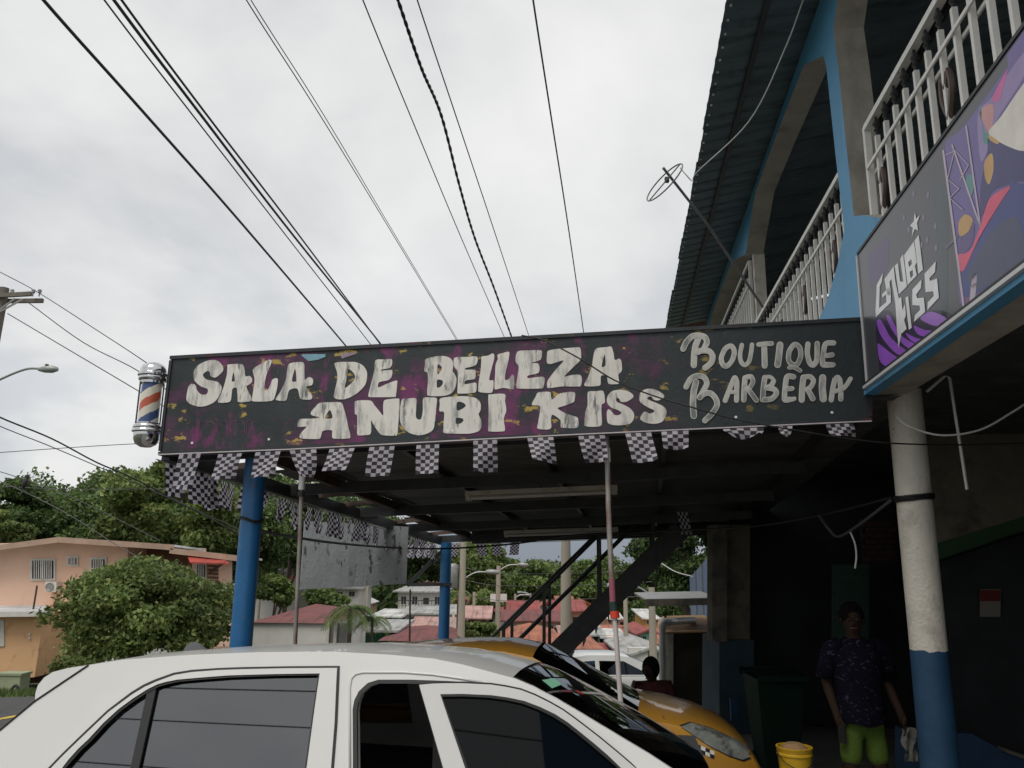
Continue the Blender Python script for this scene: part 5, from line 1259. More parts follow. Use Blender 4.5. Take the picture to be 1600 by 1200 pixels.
S = {'waist': (sp_(.05, .3+b_, .05), .165, .13), 'l1': (sp_(-.1, .27+b_, -.05), .115), 'l2': (sp_(-.15, .40+b_, -.42), .088), 'l3': (sp_(-.14, .14, -.45), .065), 'r1': (sp_(.1, .27+b_, -.05), .115), 'r2': (sp_(.15, .40+b_, -.42), .088), 'r3': (sp_(.14, .14, -.45), .065)}
skin('trousers', S, [('waist','l1'),('l1','l2'),('l2','l3'),('waist','r1'),('r1','r2'),('r2','r3')], m_jeans, sit)
seat = thing('low_stool', sp_(.06, 0, .08), 'low plastic stool under the person in the maroon shirt', 'stool')
m_stool = M('stool_plastic', srgb(60, 70, 90), .5, .1, 5); sh_ = max(.12, .2 + b_)
MB().lathe(sp_(.06, sh_ - .035, .08), [(.15, 0), (.17, .01), (.17, .03), (.0, .035)], 20).build('seat', m_stool, seat)
for a in (.8, 2.4, 3.9, 5.5): MB().tube([sp_(.06 + .13 * math.cos(a), sh_ - .03, .08 + .13 * math.sin(a)), sp_(.06 + .16 * math.cos(a), 0, .08 + .16 * math.sin(a))], .018, 8).build('leg', m_stool, seat)
# ---- bin and bucket
bn_ = at(1212, 1150, 9.0); bg_ = gz(0, 8.6) + .006; bn_.z = bg_
wb_ = thing('wheelie_bin', bn_, 'dark green wheeled rubbish bin in the shade behind the bucket', 'bin')
m_bin = M('dark_green_bin', (.006, .022, .014), .6, .2, 4, spec=.15)
bb_ = MB(); rows = []
for z, a in ((.08, .17), (.3, .19), (.7, .22), (.98, .24)):
    rows.append([bn_ + Vector((x * a, y * a * 1.1, z)) for x, y in ((-1,-1),(1,-1),(1,1),(-1,1),(-1,-1))])
bb_.grid(rows); bb_.f.append([0, 1, 2, 3]); bb_.m.append(0); bb_.build('tub', m_bin, wb_)
ld_ = MB(); rows = []
for y, z in ((-.36, .97), (-.34, 1.02), (0, 1.06), (.3, 1.04), (.34, .99)): rows.append([bn_ + Vector((x, y, z)) for x in (-.26, -.17, .17, .26)])
ld_.grid(rows).build('lid', m_bin, wb_)
MB().tube([bn_ + Vector((-.25, .38, .96)), bn_ + Vector((.25, .38, .96))], .016, 8).build('handle', m_bin, wb_)
for k in (-1, 1): MB().lathe(bn_ + Vector((.2 * k, .2, .1)), [(.02, -.03), (.1, -.03), (.1, .03), (.02, .03)], 16, Vector((1, 0, 0))).build('wheel', m_rubber, wb_)
bk_ = at(1241, 1172, 6.9); bk_.z = 0
bkg = gz(0, 6.9) + .006; hb_ = at(1241, 1166, 6.9).z - bkg
bkt = thing('yellow_bucket', Vector((bk_.x, 6.9, bkg)), 'yellow plastic bucket standing on a block beside the taxi', 'bucket')
m_bkt = M('yellow_bucket_plastic', srgb(205, 165, 40), .45, .1, 5)
bz_ = hb_ - .36
q = Vector((bk_.x, 6.9, bkg + bz_))
MB().lathe(q, [(.0, .0), (.105, 0), (.13, .30), (.138, .30), (.138, .315), (.132, .32), (.138, .33), (.138, .345), (.142, .35), (.142, .36), (.128, .36), (.1, .02), (.0, .02)], 28).build('shell', m_bkt, bkt, smooth=40)
MB().tube([q + Vector((math.cos(a) * .143, -math.sin(a) * .147, .33 - .11 * math.sin(a))) for a in [k * math.pi / 12 for k in range(13)]], .004, 5).build('handle', m_wire, bkt)
rg = MB().lathe(q + ZV * .3, [(.0, .0), (.1, .0), (.11, .05), (.06, .085), (.0, .075)], 9).build('rag', m_rustroof, bkt)
tag(MB().box(Vector((bk_.x, 6.9, bkg + bz_ / 2)), (.4, .2, bz_ - .002)).build('concrete_block', m_oldconc), 'grey concrete block carrying the yellow bucket', 'block')
# ================================================================== TREES
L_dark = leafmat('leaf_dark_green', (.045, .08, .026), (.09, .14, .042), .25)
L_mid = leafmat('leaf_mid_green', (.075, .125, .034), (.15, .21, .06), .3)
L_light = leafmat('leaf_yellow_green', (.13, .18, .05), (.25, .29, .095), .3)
m_bark = M('bark', (.10, .075, .055), .95, .3, 4, bump=.5, stretch=(2, 2, .4))
def leaf_mesh(name, blobs, n, size, mat, parent, seed=0, flat=1.0, droop=0.0, light=None, lfrac=0):
    r = np.random.default_rng(seed)
    B = np.array([list(b[0]) + list(b[1]) for b in blobs]); wgt = (B[:, 3] * B[:, 5]) + (B[:, 3] * B[:, 4]); wgt /= wgt.sum()
    k = r.choice(len(B), n, p=wgt); d = r.normal(size=(n, 3)); d /= np.linalg.norm(d, axis=1)[:, None]
    rad = np.where(r.random(n) < .12, 1.0 + .32 * r.random(n), .5 + .52 * r.random(n) ** .6)
    pos = B[k, :3] + d * B[k, 3:6] * rad[:, None]
    nr = d * .45 + r.normal(size=(n, 3)) * .75 + np.array([0, 0, .35]); nr /= np.linalg.norm(nr, axis=1)[:, None]
    t = np.cross(nr, r.normal(size=(n, 3))); t /= np.linalg.norm(t, axis=1)[:, None]; b = np.cross(nr, t)
    s = size * (.55 + .9 * r.random(n))[:, None]
    v = np.stack([pos - t * s, pos + b * s * .55 * flat + nr * s * .1, pos + t * s, pos - b * s * .55 * flat + nr * s * .1], 1).reshape(-1, 3)
    org = world_org(parent) if parent is not None else Vector((0, 0, 0))
    v -= np.array(org)
    me = bpy.data.meshes.new(name); me.from_pydata(v.tolist(), [], (np.arange(n * 4).reshape(-1, 4)).tolist()); me.materials.append(mat)
    if light is not None:
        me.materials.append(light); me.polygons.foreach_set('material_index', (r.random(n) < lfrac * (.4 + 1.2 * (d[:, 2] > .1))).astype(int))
    o = bpy.data.objects.new(name, me); COL.objects.link(o)
    if parent is not None: o.parent = parent
    return o
def crown_blobs(c, rx, ry, rz, n, seed, sub=.36, flat=.8):
    r = random.Random(seed); out = []
    for i in range(n):
        while True:
            d = Vector((r.uniform(-1, 1), r.uniform(-1, 1), r.uniform(-.75, 1)))
            if .25 < d.length <= 1: break
        d = d.normalized() * (.35 + .62 * r.random() ** .5)
        s = sub * r.uniform(.6, 1.25)
        out.append((Vector(c) + Vector((d.x * rx, d.y * ry, d.z * rz)), (rx * s, ry * s, (rx + rz) / 2 * s * flat)))
    return out
def tree(name, label, c, rx, rz, mat, n=4500, size=.3, seed=0, blobs=26, group=None, light=None, lfrac=.0, ry=None, flat=.75, sub=.34, trunk=True):
    c = Vector(c); gzz = gz(c.x, c.y); ry = ry or rx
    root = thing(name, (c.x, c.y, gzz), label, 'tree', group); r = random.Random(seed)
    bl = crown_blobs(c, rx, ry, rz, blobs, seed, sub, flat)
    b = MB(); base = Vector((c.x, c.y, gzz - .2)); h = c.z - gzz; tr = max(.12, rx * .055)
    fork = base + (c - base) * .55 + Vector((r.uniform(-.1, .1) * rx, 0, 0))
    b.tube(bezier([base, base.lerp(fork, .5) + Vector((r.uniform(-.06, .06) * rx, 0, 0)), fork], 4), [tr * (1.3 - .5 * k / 8) for k in range(9)], 8)
    for k in range(7):
        e_ = bl[k][0]; b.tube(bezier([fork - ZV * .1, fork.lerp(e_, .5) + ZV * rz * .12, e_], 3), [tr * .6 * (1 - .8 * q / 6) for q in range(7)], 5)
    b.build('trunk', m_bark, root, smooth=True)
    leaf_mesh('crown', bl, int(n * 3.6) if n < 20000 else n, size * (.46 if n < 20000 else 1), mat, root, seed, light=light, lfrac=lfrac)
    return root
def T(px, py, Y): return at(px, py, Y)
def ptree(label, px, py, Y, rpx, rzpx, mat, **k):
    m = Y / 1285
    return tree(k.pop('name', 'broadleaf_tree'), label, at(px, py, Y), rpx * m, rzpx * m, mat, group=k.pop('group', 'trees behind the houses'), **k)
# trees on the left, behind the peach house
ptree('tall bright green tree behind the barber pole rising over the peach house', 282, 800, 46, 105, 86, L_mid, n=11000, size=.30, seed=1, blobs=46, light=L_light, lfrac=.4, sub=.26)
ptree('rounded dark tree behind the roof ridge of the peach house', 150, 832, 50, 85, 58, L_dark, n=6500, size=.30, seed=2, blobs=32, light=L_mid, lfrac=.35)
ptree('dark spreading tree at the left edge of the photo above the peach roof', 8, 800, 47, 68, 48, L_dark, n=6000, size=.28, seed=3, blobs=28, light=L_mid, lfrac=.3)
ptree('pale green bush tree at far left behind the roof', 10, 828, 44, 46, 34, L_mid, n=3000, size=.24, seed=4, blobs=18, light=L_light, lfrac=.5)
ptree('dark tree mass to the left of the near blue column', 372, 838, 52, 70, 70, L_dark, n=6500, size=.30, seed=5, blobs=34, light=L_mid, lfrac=.35)
ptree('deep green tree seen between the blue column and the grey board', 448, 840, 62, 75, 70, L_dark, n=6000, size=.34, seed=6, blobs=32, light=L_mid, lfrac=.3)
ptree('shaded tree behind the grey board', 540, 850, 70, 90, 60, L_dark, n=5000, size=.4, seed=7, blobs=30)
ptree('low round tree on the slope left of the grey board', 430, 925, 48, 34, 26, L_mid, n=3000, size=.24, seed=8, blobs=18, light=L_light, lfrac=.3)
ptree('bushy tree under the bottom edge of the grey board', 505, 935, 52, 40, 26, L_mid, n=3000, size=.26, seed=9, blobs=18)
ptree('dark tree just right of the grey board', 655, 885, 74, 34, 34, L_dark, n=3200, size=.35, seed=10, blobs=20)
ptree('large leafy tree behind the far blue column', 738, 893, 76, 62, 46, L_mid, n=6500, size=.36, seed=11, blobs=32, light=L_light, lfrac=.3)
ptree('round tree in the gap of dark sky beside the stair rail', 850, 912, 92, 56, 36, L_mid, n=5500, size=.42, seed=12, blobs=28, light=L_light, lfrac=.15)
ptree('low tree under the dark cloud between two larger trees', 800, 918, 96, 30, 28, L_mid, n=2600, size=.4, seed=13, blobs=16, light=L_light, lfrac=.3)
ptree('broad tree behind the upper stair rails', 930, 912, 88, 62, 42, L_mid, n=5500, size=.4, seed=14, blobs=28)
ptree('tree behind the street lamp under the stair', 1010, 925, 70, 50, 50, L_dark, n=4500, size=.34, seed=15, blobs=26, light=L_mid, lfrac=.4)
ptree('bush beside the white pole in the valley', 770, 950, 70, 40, 22, L_mid, n=2600, size=.32, seed=16, blobs=16, light=L_light, lfrac=.4, group='bushes in the valley')
ptree('low bush between the far blue column and the first stair post', 745, 990, 44, 34, 14, L_mid, n=2600, size=.2, seed=17, blobs=16, light=L_light, lfrac=.4, group='bushes in the valley')
# dark mango tree hanging over the blue sheets
ptree('dark mango tree hanging over the blue sheet fence', 1085, 868, 22.5, 92, 62, L_dark, n=9000, size=.13, seed=20, blobs=34, name='mango_tree', group='trees near the building', light=L_mid, lfrac=.15, sub=.3)
# spreading street tree in front of the peach house
ft = at(232, 955, 23.5)
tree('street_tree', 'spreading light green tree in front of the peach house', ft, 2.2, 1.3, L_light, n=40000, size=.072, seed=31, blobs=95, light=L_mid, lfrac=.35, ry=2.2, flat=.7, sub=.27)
# wooded hillside, reads as one mass
bl = []
r_ = random.Random(5)
for i in range(300):
    Y = r_.uniform(105, 190); x = r_.uniform(-.58, .32) * Y
    z = gz(x, Y); s = r_.uniform(3.0, 5.5)
    for k in range(3): bl.append((Vector((x + r_.uniform(-2, 2), Y + r_.uniform(-2, 2), z + s * r_.uniform(.5, 1.3))), (s * .7, s * .7, s * .6)))
fo = leaf_mesh('wooded_hillside', bl, 130000, .5, L_dark, None, 77, light=L_mid, lfrac=.35)
fo['kind'] = 'stuff'; fo['label'] = 'wooded hillside rising behind the houses'
# hedge near the orange wall
hd = tag(leaf_mesh('hedge', [(at(105 + k * 9, 1040 + (k % 2) * 3, 27), (.5, .5, .38)) for k in range(6)], 2600, .07, L_mid, None, 41, light=L_light, lfrac=.3), 'low clipped green hedge beside the orange wall', 'hedge')
# palms
def palm(label, px, py, Y, rpx, seed, nf=15, base=None, lean=0):
    c = at(px, py, Y); g_ = gz(c.x, c.y); R = rpx * Y / 1285; r = random.Random(seed)
    root = thing('palm_tree', (c.x + lean, c.y, g_), label, 'palm', 'palm trees in the valley')
    MB().tube(bezier([Vector((c.x + lean, c.y, g_ - .2)), Vector((c.x + lean * .4, c.y, (g_ + c.z) / 2)), c], 5), [R * .09 * (1 - .35 * k / 10) for k in range(11)], 8).build('trunk', m_bark, root, smooth=True)
    for i in range(nf):
        a = i * 2.399 + r.uniform(-.2, .2); up = r.uniform(-.1, 1.0); d = Vector((math.cos(a), math.sin(a), 0)); b = MB(); Lh = R * r.uniform(.85, 1.1)
        pts = [c + d * (Lh * t * (1 - .12 * t)) + ZV * (Lh * (up * t * .8 - (.55 + .5 * up) * t * t)) for t in [k / 9 for k in range(10)]]
        b.tube(pts, [R * .016 * (1 - .8 * k / 9) for k in range(10)], 4)
        for k in range(1, 10):
            for s in (-1, 1):
                for h in (0, .5):
                    if k == 9 and h: continue
                    p = pts[k] if not h else pts[k].lerp(pts[k + 1], .5)
                    t_ = (pts[k] - pts[k - 1]).normalized(); sd_v = t_.cross(ZV).normalized() * s; ll = Lh * .3 * (1 - .6 * abs(k / 9 - .45))
                    tip = p + sd_v * ll * .75 + t_ * ll * .55 - ZV * ll * r.uniform(.25, .55); w = t_ * Lh * .02
                    b.add([p - w, p + w, tip], [(0, 1, 2)])
        b.build('frond', L_mid if r.random() < .7 else L_light, root, fix=False)
    return root
palm('palm with arching fronds between the white shed and the green wall', 548, 952, 25.2, 50, 1, 26)
palm('second palm leaning right of the first beside the green wall', 582, 968, 25.8, 36, 2, 18)
palm('far palm on the hillside left of the grey board', 442, 870, 78, 18, 3, 12)
palm('palm in front of the orange roofs below the stair', 993, 985, 46, 26, 4, 16)
palm('palm half hidden behind the stair stringer', 928, 995, 46, 24, 5, 14)
palm('tall thin palm just right of the far blue column', 716, 925, 40, 26, 6, 12)

# ================================================================== HOUSES
m_pane = M('window_pane', (.03, .033, .036), .15, .3, 5); m_wfr = M('window_frame', srgb(200, 198, 192), .6, .08, 5); m_doorb = M('dark_doorway_paint', (.03, .028, .026), .8, .2, 4)
_RM = {}
def roofmat(key, c):
    if key not in _RM: _RM[key] = M('roof_' + key, srgb(*c), .75, .2, 1.2, stretch=(1, 1, 1), bump=.2); dirt(_RM[key], srgb(*[v * .6 for v in c]), .9, (.52, .7), .6); dirt(_RM[key], srgb(*[v * .5 for v in c]), 1.0, (.5, .6), .5, stretch=(6, .25, .25), seed=3)
    return _RM[key]
def wallmat(key, c):
    m = M('house_wall_' + key, srgb(*c), .85, .1, .9)
    if 'd' not in m: m['d'] = 1; dirt(m, srgb(*[v * .72 for v in c]), 1.3, (.54, .74), .6, stretch=(1, 1, .4))
    return m
ROOFC = dict(red=(142, 68, 64), darkred=(112, 62, 60), terracotta=(160, 98, 74), grey=(160, 160, 158), pink=(176, 140, 132), white=(196, 196, 194), brown=(100, 74, 64))
def house(label, x0, x1, yt, yb, Y, depth, wall, roof, kind='gable', rise=14, wins=2, over=.35, storeys=1, balcony=False, door=True, yaw=0, wallname=None):
    """a small house: front rectangle given by where its corners are seen, at distance Y"""
    a, b = at(x0, (yt + yb) / 2, Y), at(x1, (yt + yb) / 2, Y)
    zt, zb = at((x0 + x1) / 2, yt, Y).z, at((x0 + x1) / 2, yb, Y).z
    m = Y / 1285; rz = rise * m; W = b.x - a.x; cxm = (a.x + b.x) / 2
    base = min(zb, gz(cxm, Y), gz(cxm, Y + depth)) - .3
    root = thing('house', (cxm, Y, base), label, 'house', 'houses in the valley')
    wm = wallmat(*wall); rm = roofmat(roof, ROOFC[roof])
    MB().box(((a.x + b.x) / 2, Y + depth / 2, (zt + base) / 2), (W, depth, zt - base)).build('wall', wm, root)
    o = over; X0, X1, Y0, Y1 = a.x - o, b.x + o, Y - o * 1.4, Y + depth + o; t = .09
    r = MB()
    if kind == 'gable':       # ridge across the picture
        ym = (Y0 + Y1) / 2
        r.plate([[(X0, Y0, zt - .05), (X1, Y0, zt - .05), (X1, ym, zt + rz), (X0, ym, zt + rz)]], Vector((0, 0, -t)))
        r.plate([[(X0, ym, zt + rz), (X1, ym, zt + rz), (X1, Y1, zt - .05), (X0, Y1, zt - .05)]], Vector((0, 0, -t)))
        g2 = MB(); 
        for xx in (a.x + .02, b.x - .02): g2.plate([[(xx, Y, zt - .01), (xx, Y + depth, zt - .01), (xx, ym, zt + rz - t * 1.2)]], Vector((.02, 0, 0)))
        g2.build('gable_wall', wm, root)
    elif kind == 'front':     # gable towards us
        xm = (X0 + X1) / 2
        r.plate([[(X0, Y0, zt - .05), (xm, Y0, zt + rz), (xm, Y1, zt + rz), (X0, Y1, zt - .05)]], Vector((0, 0, -t)))
        r.plate([[(xm, Y0, zt + rz), (X1, Y0, zt - .05), (X1, Y1, zt - .05), (xm, Y1, zt + rz)]], Vector((0, 0, -t)))
        MB().plate([[(a.x, Y + .01, zt - .01), (b.x, Y + .01, zt - .01), (xm, Y + .01, zt + rz - t * 1.3)]], Vector((0, .08, 0))).build('gable_wall', wm, root)
    elif kind == 'hip':
        ym = (Y0 + Y1) / 2; i = min((X1 - X0) / 2 * .98, (Y1 - Y0) / 2)
        A, B_ = (X0 + i, ym, zt + rz), (X1 - i, ym, zt + rz); c = [(X0, Y0, zt), (X1, Y0, zt), (X1, Y1, zt), (X0, Y1, zt)]
        r.add(c + [A, B_], [(0, 1, 5, 4), (1, 2, 5), (2, 3, 4, 5), (3, 0, 4), (0, 3, 2, 1)])
    else:                     # shed
        r.plate([[(X0, Y0, zt + .02), (X1, Y0, zt + .02), (X1, Y1, zt + rz), (X0, Y1, zt + rz)]], Vector((0, 0, -t)))
        MB().plate([[(a.x, Y + depth, zt - .01), (b.x, Y + depth, zt - .01), (b.x, Y + depth, zt + rz - .1), (a.x, Y + depth, zt + rz - .1)]], Vector((0, -.1, 0))).build('rear_gable', wm, root)
    r.build('roof', rm, root)
    n = wins; hh = (zt - zb) / storeys
    for s in range(storeys):
        for k in range(n):
            isd = door and s == 0 and k == n // 2 and n > 1
            cx_ = a.x + W * (k + .5) / n; ww = min(1.1, W / n * .5); wh = hh * (.42 if not isd else .68); cz = zb + hh * (s + (.58 if not isd else .36))
            f = MB().box((cx_, Y - .03, cz), (ww, .06, wh)).build('window' if not isd else 'door', m_wfr if not isd else m_doorb, root)
            if not isd:
                MB().box((cx_ - ww * .23, Y - .055, cz), (ww * .40, .03, wh * .84)).build('pane', m_pane, f)
                MB().box((cx_ + ww * .23, Y - .055, cz), (ww * .40, .03, wh * .84)).build('pane', m_pane, f)
    if balcony:
        zf = zb + hh * (storeys - 1)
        MB().box((cxm, Y - .6, zf), (W, 1.2, .14)).build('balcony_slab', wm, root)
        MB().bar(Vector((a.x, Y - 1.17, zf + .9)), Vector((b.x, Y - 1.17, zf + .9)), .05, .05).build('balcony_rail', m_steel, root)
        for k in range(15): xk = a.x + W * k / 14; MB().bar(Vector((xk, Y - 1.17, zf + .07)), Vector((xk, Y - 1.17, zf + .9)), .03, .03, up=Vector((0, 1, 0))).build('baluster', m_steel, root)
    return root
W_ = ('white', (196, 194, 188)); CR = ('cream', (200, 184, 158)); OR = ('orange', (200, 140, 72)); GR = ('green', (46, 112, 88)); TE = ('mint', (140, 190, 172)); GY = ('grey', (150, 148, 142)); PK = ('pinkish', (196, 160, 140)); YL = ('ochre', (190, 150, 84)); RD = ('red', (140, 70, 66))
house('white walled shed with a dark red hipped roof behind the near blue column', 392, 513, 973, 1010, 27, 7, W_, 'darkred', 'hip', 20, 0, over=.08)
house('white hillside house with pale roof and red awning left of the grey board', 398, 462, 900, 930, 66, 7, W_, 'grey', 'front', 11, 3)
house('low pale house half hidden under the board with a flat roof', 500, 560, 919, 940, 64, 6, W_, 'grey', 'shed', 3, 3)
house('two storey white house with balcony right of the grey board', 622, 692, 924, 958, 58, 7, W_, 'grey', 'shed', 4, 4, storeys=1, balcony=True)
house('white house with a grey shed roof below the balcony house', 632, 706, 958, 985, 52, 6, W_, 'grey', 'shed', 6, 3)
house('small red house high on the slope beside the brace', 636, 678, 908, 918, 84, 6, RD, 'brown', 'gable', 5, 3)
house('little mint green house with a blue tank', 588, 622, 962, 978, 50, 5, TE, 'white', 'shed', 3, 1)
house('dark green walled hut below the palms', 566, 612, 984, 1010, 36, 5, GR, 'grey', 'shed', 3, 0)
house('orange fronted hut left of the far blue column', 650, 712, 978, 998, 42, 5, OR, 'pink', 'gable', 9, 0)
house('cream house with a low red hipped roof just above the white car', 606, 700, 1000, 1020, 34, 6, CR, 'darkred', 'hip', 14, 0)
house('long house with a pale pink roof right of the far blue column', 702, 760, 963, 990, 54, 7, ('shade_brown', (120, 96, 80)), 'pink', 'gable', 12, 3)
house('house with a bright red roof behind the first stair rail', 770, 838, 953, 975, 68, 7, GY, 'red', 'gable', 12, 3)
house('grey walled house with a dark red roof behind the stair rails', 790, 880, 968, 1005, 54, 7, CR, 'darkred', 'gable', 10, 3)
house('low house with an orange roof just above the taxi roof', 792, 868, 1003, 1020, 38, 7, CR, 'terracotta', 'hip', 20, 0)
house('pink house with red roof behind the thick grey pole', 866, 912, 953, 990, 60, 7, PK, 'red', 'gable', 12, 2)
house('two storey house with red roof at the centre of the valley', 918, 968, 970, 1000, 72, 7, W_, 'red', 'gable', 12, 3, storeys=2)
house('orange roofed terrace left of the white prop', 925, 985, 995, 1012, 56, 7, CR, 'terracotta', 'gable', 12, 3)
house('ochre house with long terracotta roof behind the white poles', 972, 1042, 1003, 1026, 54, 7, YL, 'terracotta', 'gable', 14, 4)
house('low house with an orange roof above the taxi windscreen', 866, 930, 1012, 1036, 36, 6, OR, 'terracotta', 'hip', 14, 0)
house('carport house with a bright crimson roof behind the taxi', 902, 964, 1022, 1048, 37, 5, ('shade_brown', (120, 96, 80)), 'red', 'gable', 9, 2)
wh = house('white house with an air conditioner beside the seated person', 986, 1042, 1022, 1052, 33, 6, W_, 'grey', 'front', 12, 0)
ac = at(995, 1022, 33)
MB().box(ac + Vector((0, -.2, 0)), (.75, .35, .55)).build('air_conditioner', m_wfr, wh)
# rows of small far houses filling the valley
ORD = ['first', 'second', 'third', 'fourth', 'fifth', 'sixth', 'seventh', 'eighth', 'ninth', 'tenth', 'eleventh', 'twelfth', 'thirteenth', 'fourteenth']
rr = random.Random(12)
for rown, Yr, yt0, hgt, x_list in (('upper', 80, 943, 13, (552, 706, 728, 756, 846, 872, 896, 1000, 1028)), ('middle', 63, 966, 15, (566, 596, 726, 838, 862, 905, 948, 1008)), ('lower', 45, 992, 17, (560, 626, 736, 770, 880, 912, 944, 1000))):
    for k, x in enumerate(x_list):
        w = rr.uniform(17, 30); rc = rr.choice(['red', 'darkred', 'terracotta', 'terracotta', 'grey', 'white', 'pink', 'brown']); wl_ = rr.choice([W_, CR, PK, GY, YL, W_, TE])
        house(f'{ORD[k]} small {wl_[0]} house from the left in the {rown} far row, {rc} roof', x, x + w, yt0 + rr.uniform(-3, 3), yt0 + hgt, Yr + rr.uniform(-2, 2), 5, wl_, rc, rr.choice(['gable', 'gable', 'shed', 'front', 'hip']), rr.uniform(5, 9), 2, over=.25)
# red awning of the hillside house
MB().plate([[at(432, 902, 64.6), at(460, 900, 64.6), at(460, 907, 63), at(432, 908, 63)]], ZV * -.06).build('awning', roofmat('awning', (168, 66, 54)), bpy.data.objects['house.001'])
# grey sheet gate beside the white shed
gt_ = thing('sheet_gate', at(530, 1005, 26), 'grey corrugated sheet gate between white posts beside the shed', 'gate')
for k in range(4):
    x = 516 + k * 7.4; MB().box(at(x, 993, 26) + Vector((0, 0, -.3)), (.145, .04, 1.35)).build('gate_sheet', m_gal, gt_)
for x in (512, 524, 545): MB().box(at(x, 992, 25.9) + Vector((0, 0, -.3)), (.1, .1, 1.5)).build('gate_post', m_whitecol, gt_)

# ---- peach house on the left
HY = 31.0
peach = thing('peach_house', at(100, 1060, HY), 'two storey peach coloured house with barred windows on the left', 'house')
m_peach = M('peach_wall', srgb(220, 184, 162), .85, .06, .8); dirt(m_peach, srgb(190, 148, 124), 1.4, (.56, .76), .5, stretch=(1, 1, .3))
m_peachd = M('brown_siding', srgb(120, 84, 66), .85, .15, 2)
def rect(x0, x1, y0, y1, Y): return [at(x0, y0, Y), at(x1, y0, Y), at(x1, y1, Y), at(x0, y1, Y)]
def hbox(name, x0, x1, y0, y1, Y, d, mat, par):
    q = rect(x0, x1, y0, y1, Y); return MB().plate([q], Vector((0, d, 0))).build(name, mat, par)
MB().plate([[at(-140, 874, HY), at(0, 849, HY), at(90, 846, HY), at(200, 851, HY), at(197, 1062, HY), at(-140, 1075, HY)]], Vector((0, 8, 0))).build('wall', m_peach, peach)
MB().plate([[at(199, 853, HY + 1.6), at(315, 866, HY + 1.6), at(315, 1060, HY + 1.6), at(199, 1060, HY + 1.6)]], Vector((0, 1, 0))).build('porch_wall', m_peachd, peach)
MB().plate([[at(300, 868, HY + .4), at(342, 872, HY + .4), at(342, 1050, HY + .4), at(300, 1050, HY + .4)]], Vector((0, 1.5, 0))).build('wing_wall', m_peach, peach)
for a_, b_ in (((-160, 872), (92, 839)), ((92, 839), (272, 851)), ((266, 856), (372, 868))):
    A, B = at(*a_, HY - .8), at(*b_, HY - .8)
    MB().plate([[A, B, B + Vector((0, 3, -.1)), A + Vector((0, 3, -.1))]], ZV * -.08).build('roof', roofmat('white', ROOFC['white']), peach)
    MB().bar(A - ZV * .1, B - ZV * .1, .05, .2).build('fascia', M('fascia_brown', srgb(168, 142, 124), .8, .15, 2), peach)
def barwin(x0, x1, y0, y1, n, par, Y=HY):
    f = hbox('window', x0 - 3, x1 + 3, y0 - 3, y1 + 3, Y - .06, .06, m_wfr, par)
    hbox('pane', x0, x1, y0, y1, Y - .08, .015, m_pane, f)
    if x1 - x0 > 24:
        hbox('mullion', (x0 + x1) / 2 - 1.6, (x0 + x1) / 2 + 1.6, y0, y1, Y - .10, .03, m_wfr, f)
    for k in range(1, n):
        x = x0 + (x1 - x0) * k / n; hbox('window_bar', x - .6, x + .6, y0, y1, Y - .13, .025, m_wfr, f)
barwin(50, 83, 876, 904, 10, peach); barwin(107, 119, 872, 882, 5, peach); barwin(143, 163, 874, 893, 7, peach)
barwin(308, 320, 882, 902, 5, peach, HY + .4)
# air conditioner
acb = hbox('air_conditioner', 71, 88, 909, 925, HY - .4, .38, m_wfr, peach)
MB().lathe(at(77.5, 917, HY - .42), [(.0, 0), (.15, 0), (.15, .02), (.13, .02), (.11, .005), (.0, .005)], 18, Vector((0, -1, 0))).build('fan_grille', m_gal, acb)
MB().plate([[at(293, 868, HY - .5), at(350, 873, HY - .5), at(358, 880, HY - 1.6), at(297, 878, HY - 1.6)]], ZV * -.05).build('awning', roofmat('awning', (168, 66, 54)), peach)
MB().bar(at(352, 879, HY - 1.4), at(328, 893, HY + .3), .06, .06).build('awning_bracket', m_steel, peach)
for k in range(6):
    MB().bar(at(325, 878 + k * 6, HY + .38), at(341, 879 + k * 6, HY + .38), .05, .09).build('siding_board', m_peachd, peach)
# terrace wall and rail of the wing
hbox('terrace', 318, 372, 912, 920, HY - 1, .3, m_whitecol, peach); hbox('terrace_wall', 318, 372, 937, 1010, HY - .9, .3, m_peach, peach)
for k in range(9): hbox('terrace_baluster', 320 + k * 6, 321.5 + k * 6, 920, 938, HY - .95, .05, m_wfr, peach)
# orange outbuilding in front
OY = 27.5
orange = thing('orange_outbuilding', at(30, 1075, OY), 'single storey orange outbuilding with a pale flat roof at the left edge', 'building')
m_orange = M('orange_wall', srgb(218, 174, 132), .85, .07, .9); dirt(m_orange, srgb(150, 100, 64), 2.2, (.56, .7), .6)
MB().plate([[at(-150, 964, OY), at(69, 958, OY), at(54, 1058, OY), at(-150, 1075, OY)]], Vector((0, 4, 0))).build('wall', m_orange, orange)
A, B = at(-160, 958, OY - .5), at(80, 955, OY - .5)
MB().plate([[A, B, at(70, 944, OY + 4.2), at(-160, 946, OY + 4.2)]], ZV * -.1).build('roof', roofmat('white', ROOFC['white']), orange)
MB().bar(A - ZV * .08, B - ZV * .08, .06, .16).build('fascia', m_wfr, orange)
hbox('window', -20, 6, 969, 1010, OY - .05, .06, m_wfr, orange)
hbox('side_wall', 57, 95, 962, 1055, OY + 1.5, .2, m_peachd, orange)
MB().tube([at(52, 952, OY - .2), at(58, 915, OY - .2)], .03, 6).build('vent_pipe', m_rust, orange)
for y in (990, 996): hbox('meter_box', 44, 47, y, y + 3, OY - .06, .06, m_wfr, orange)
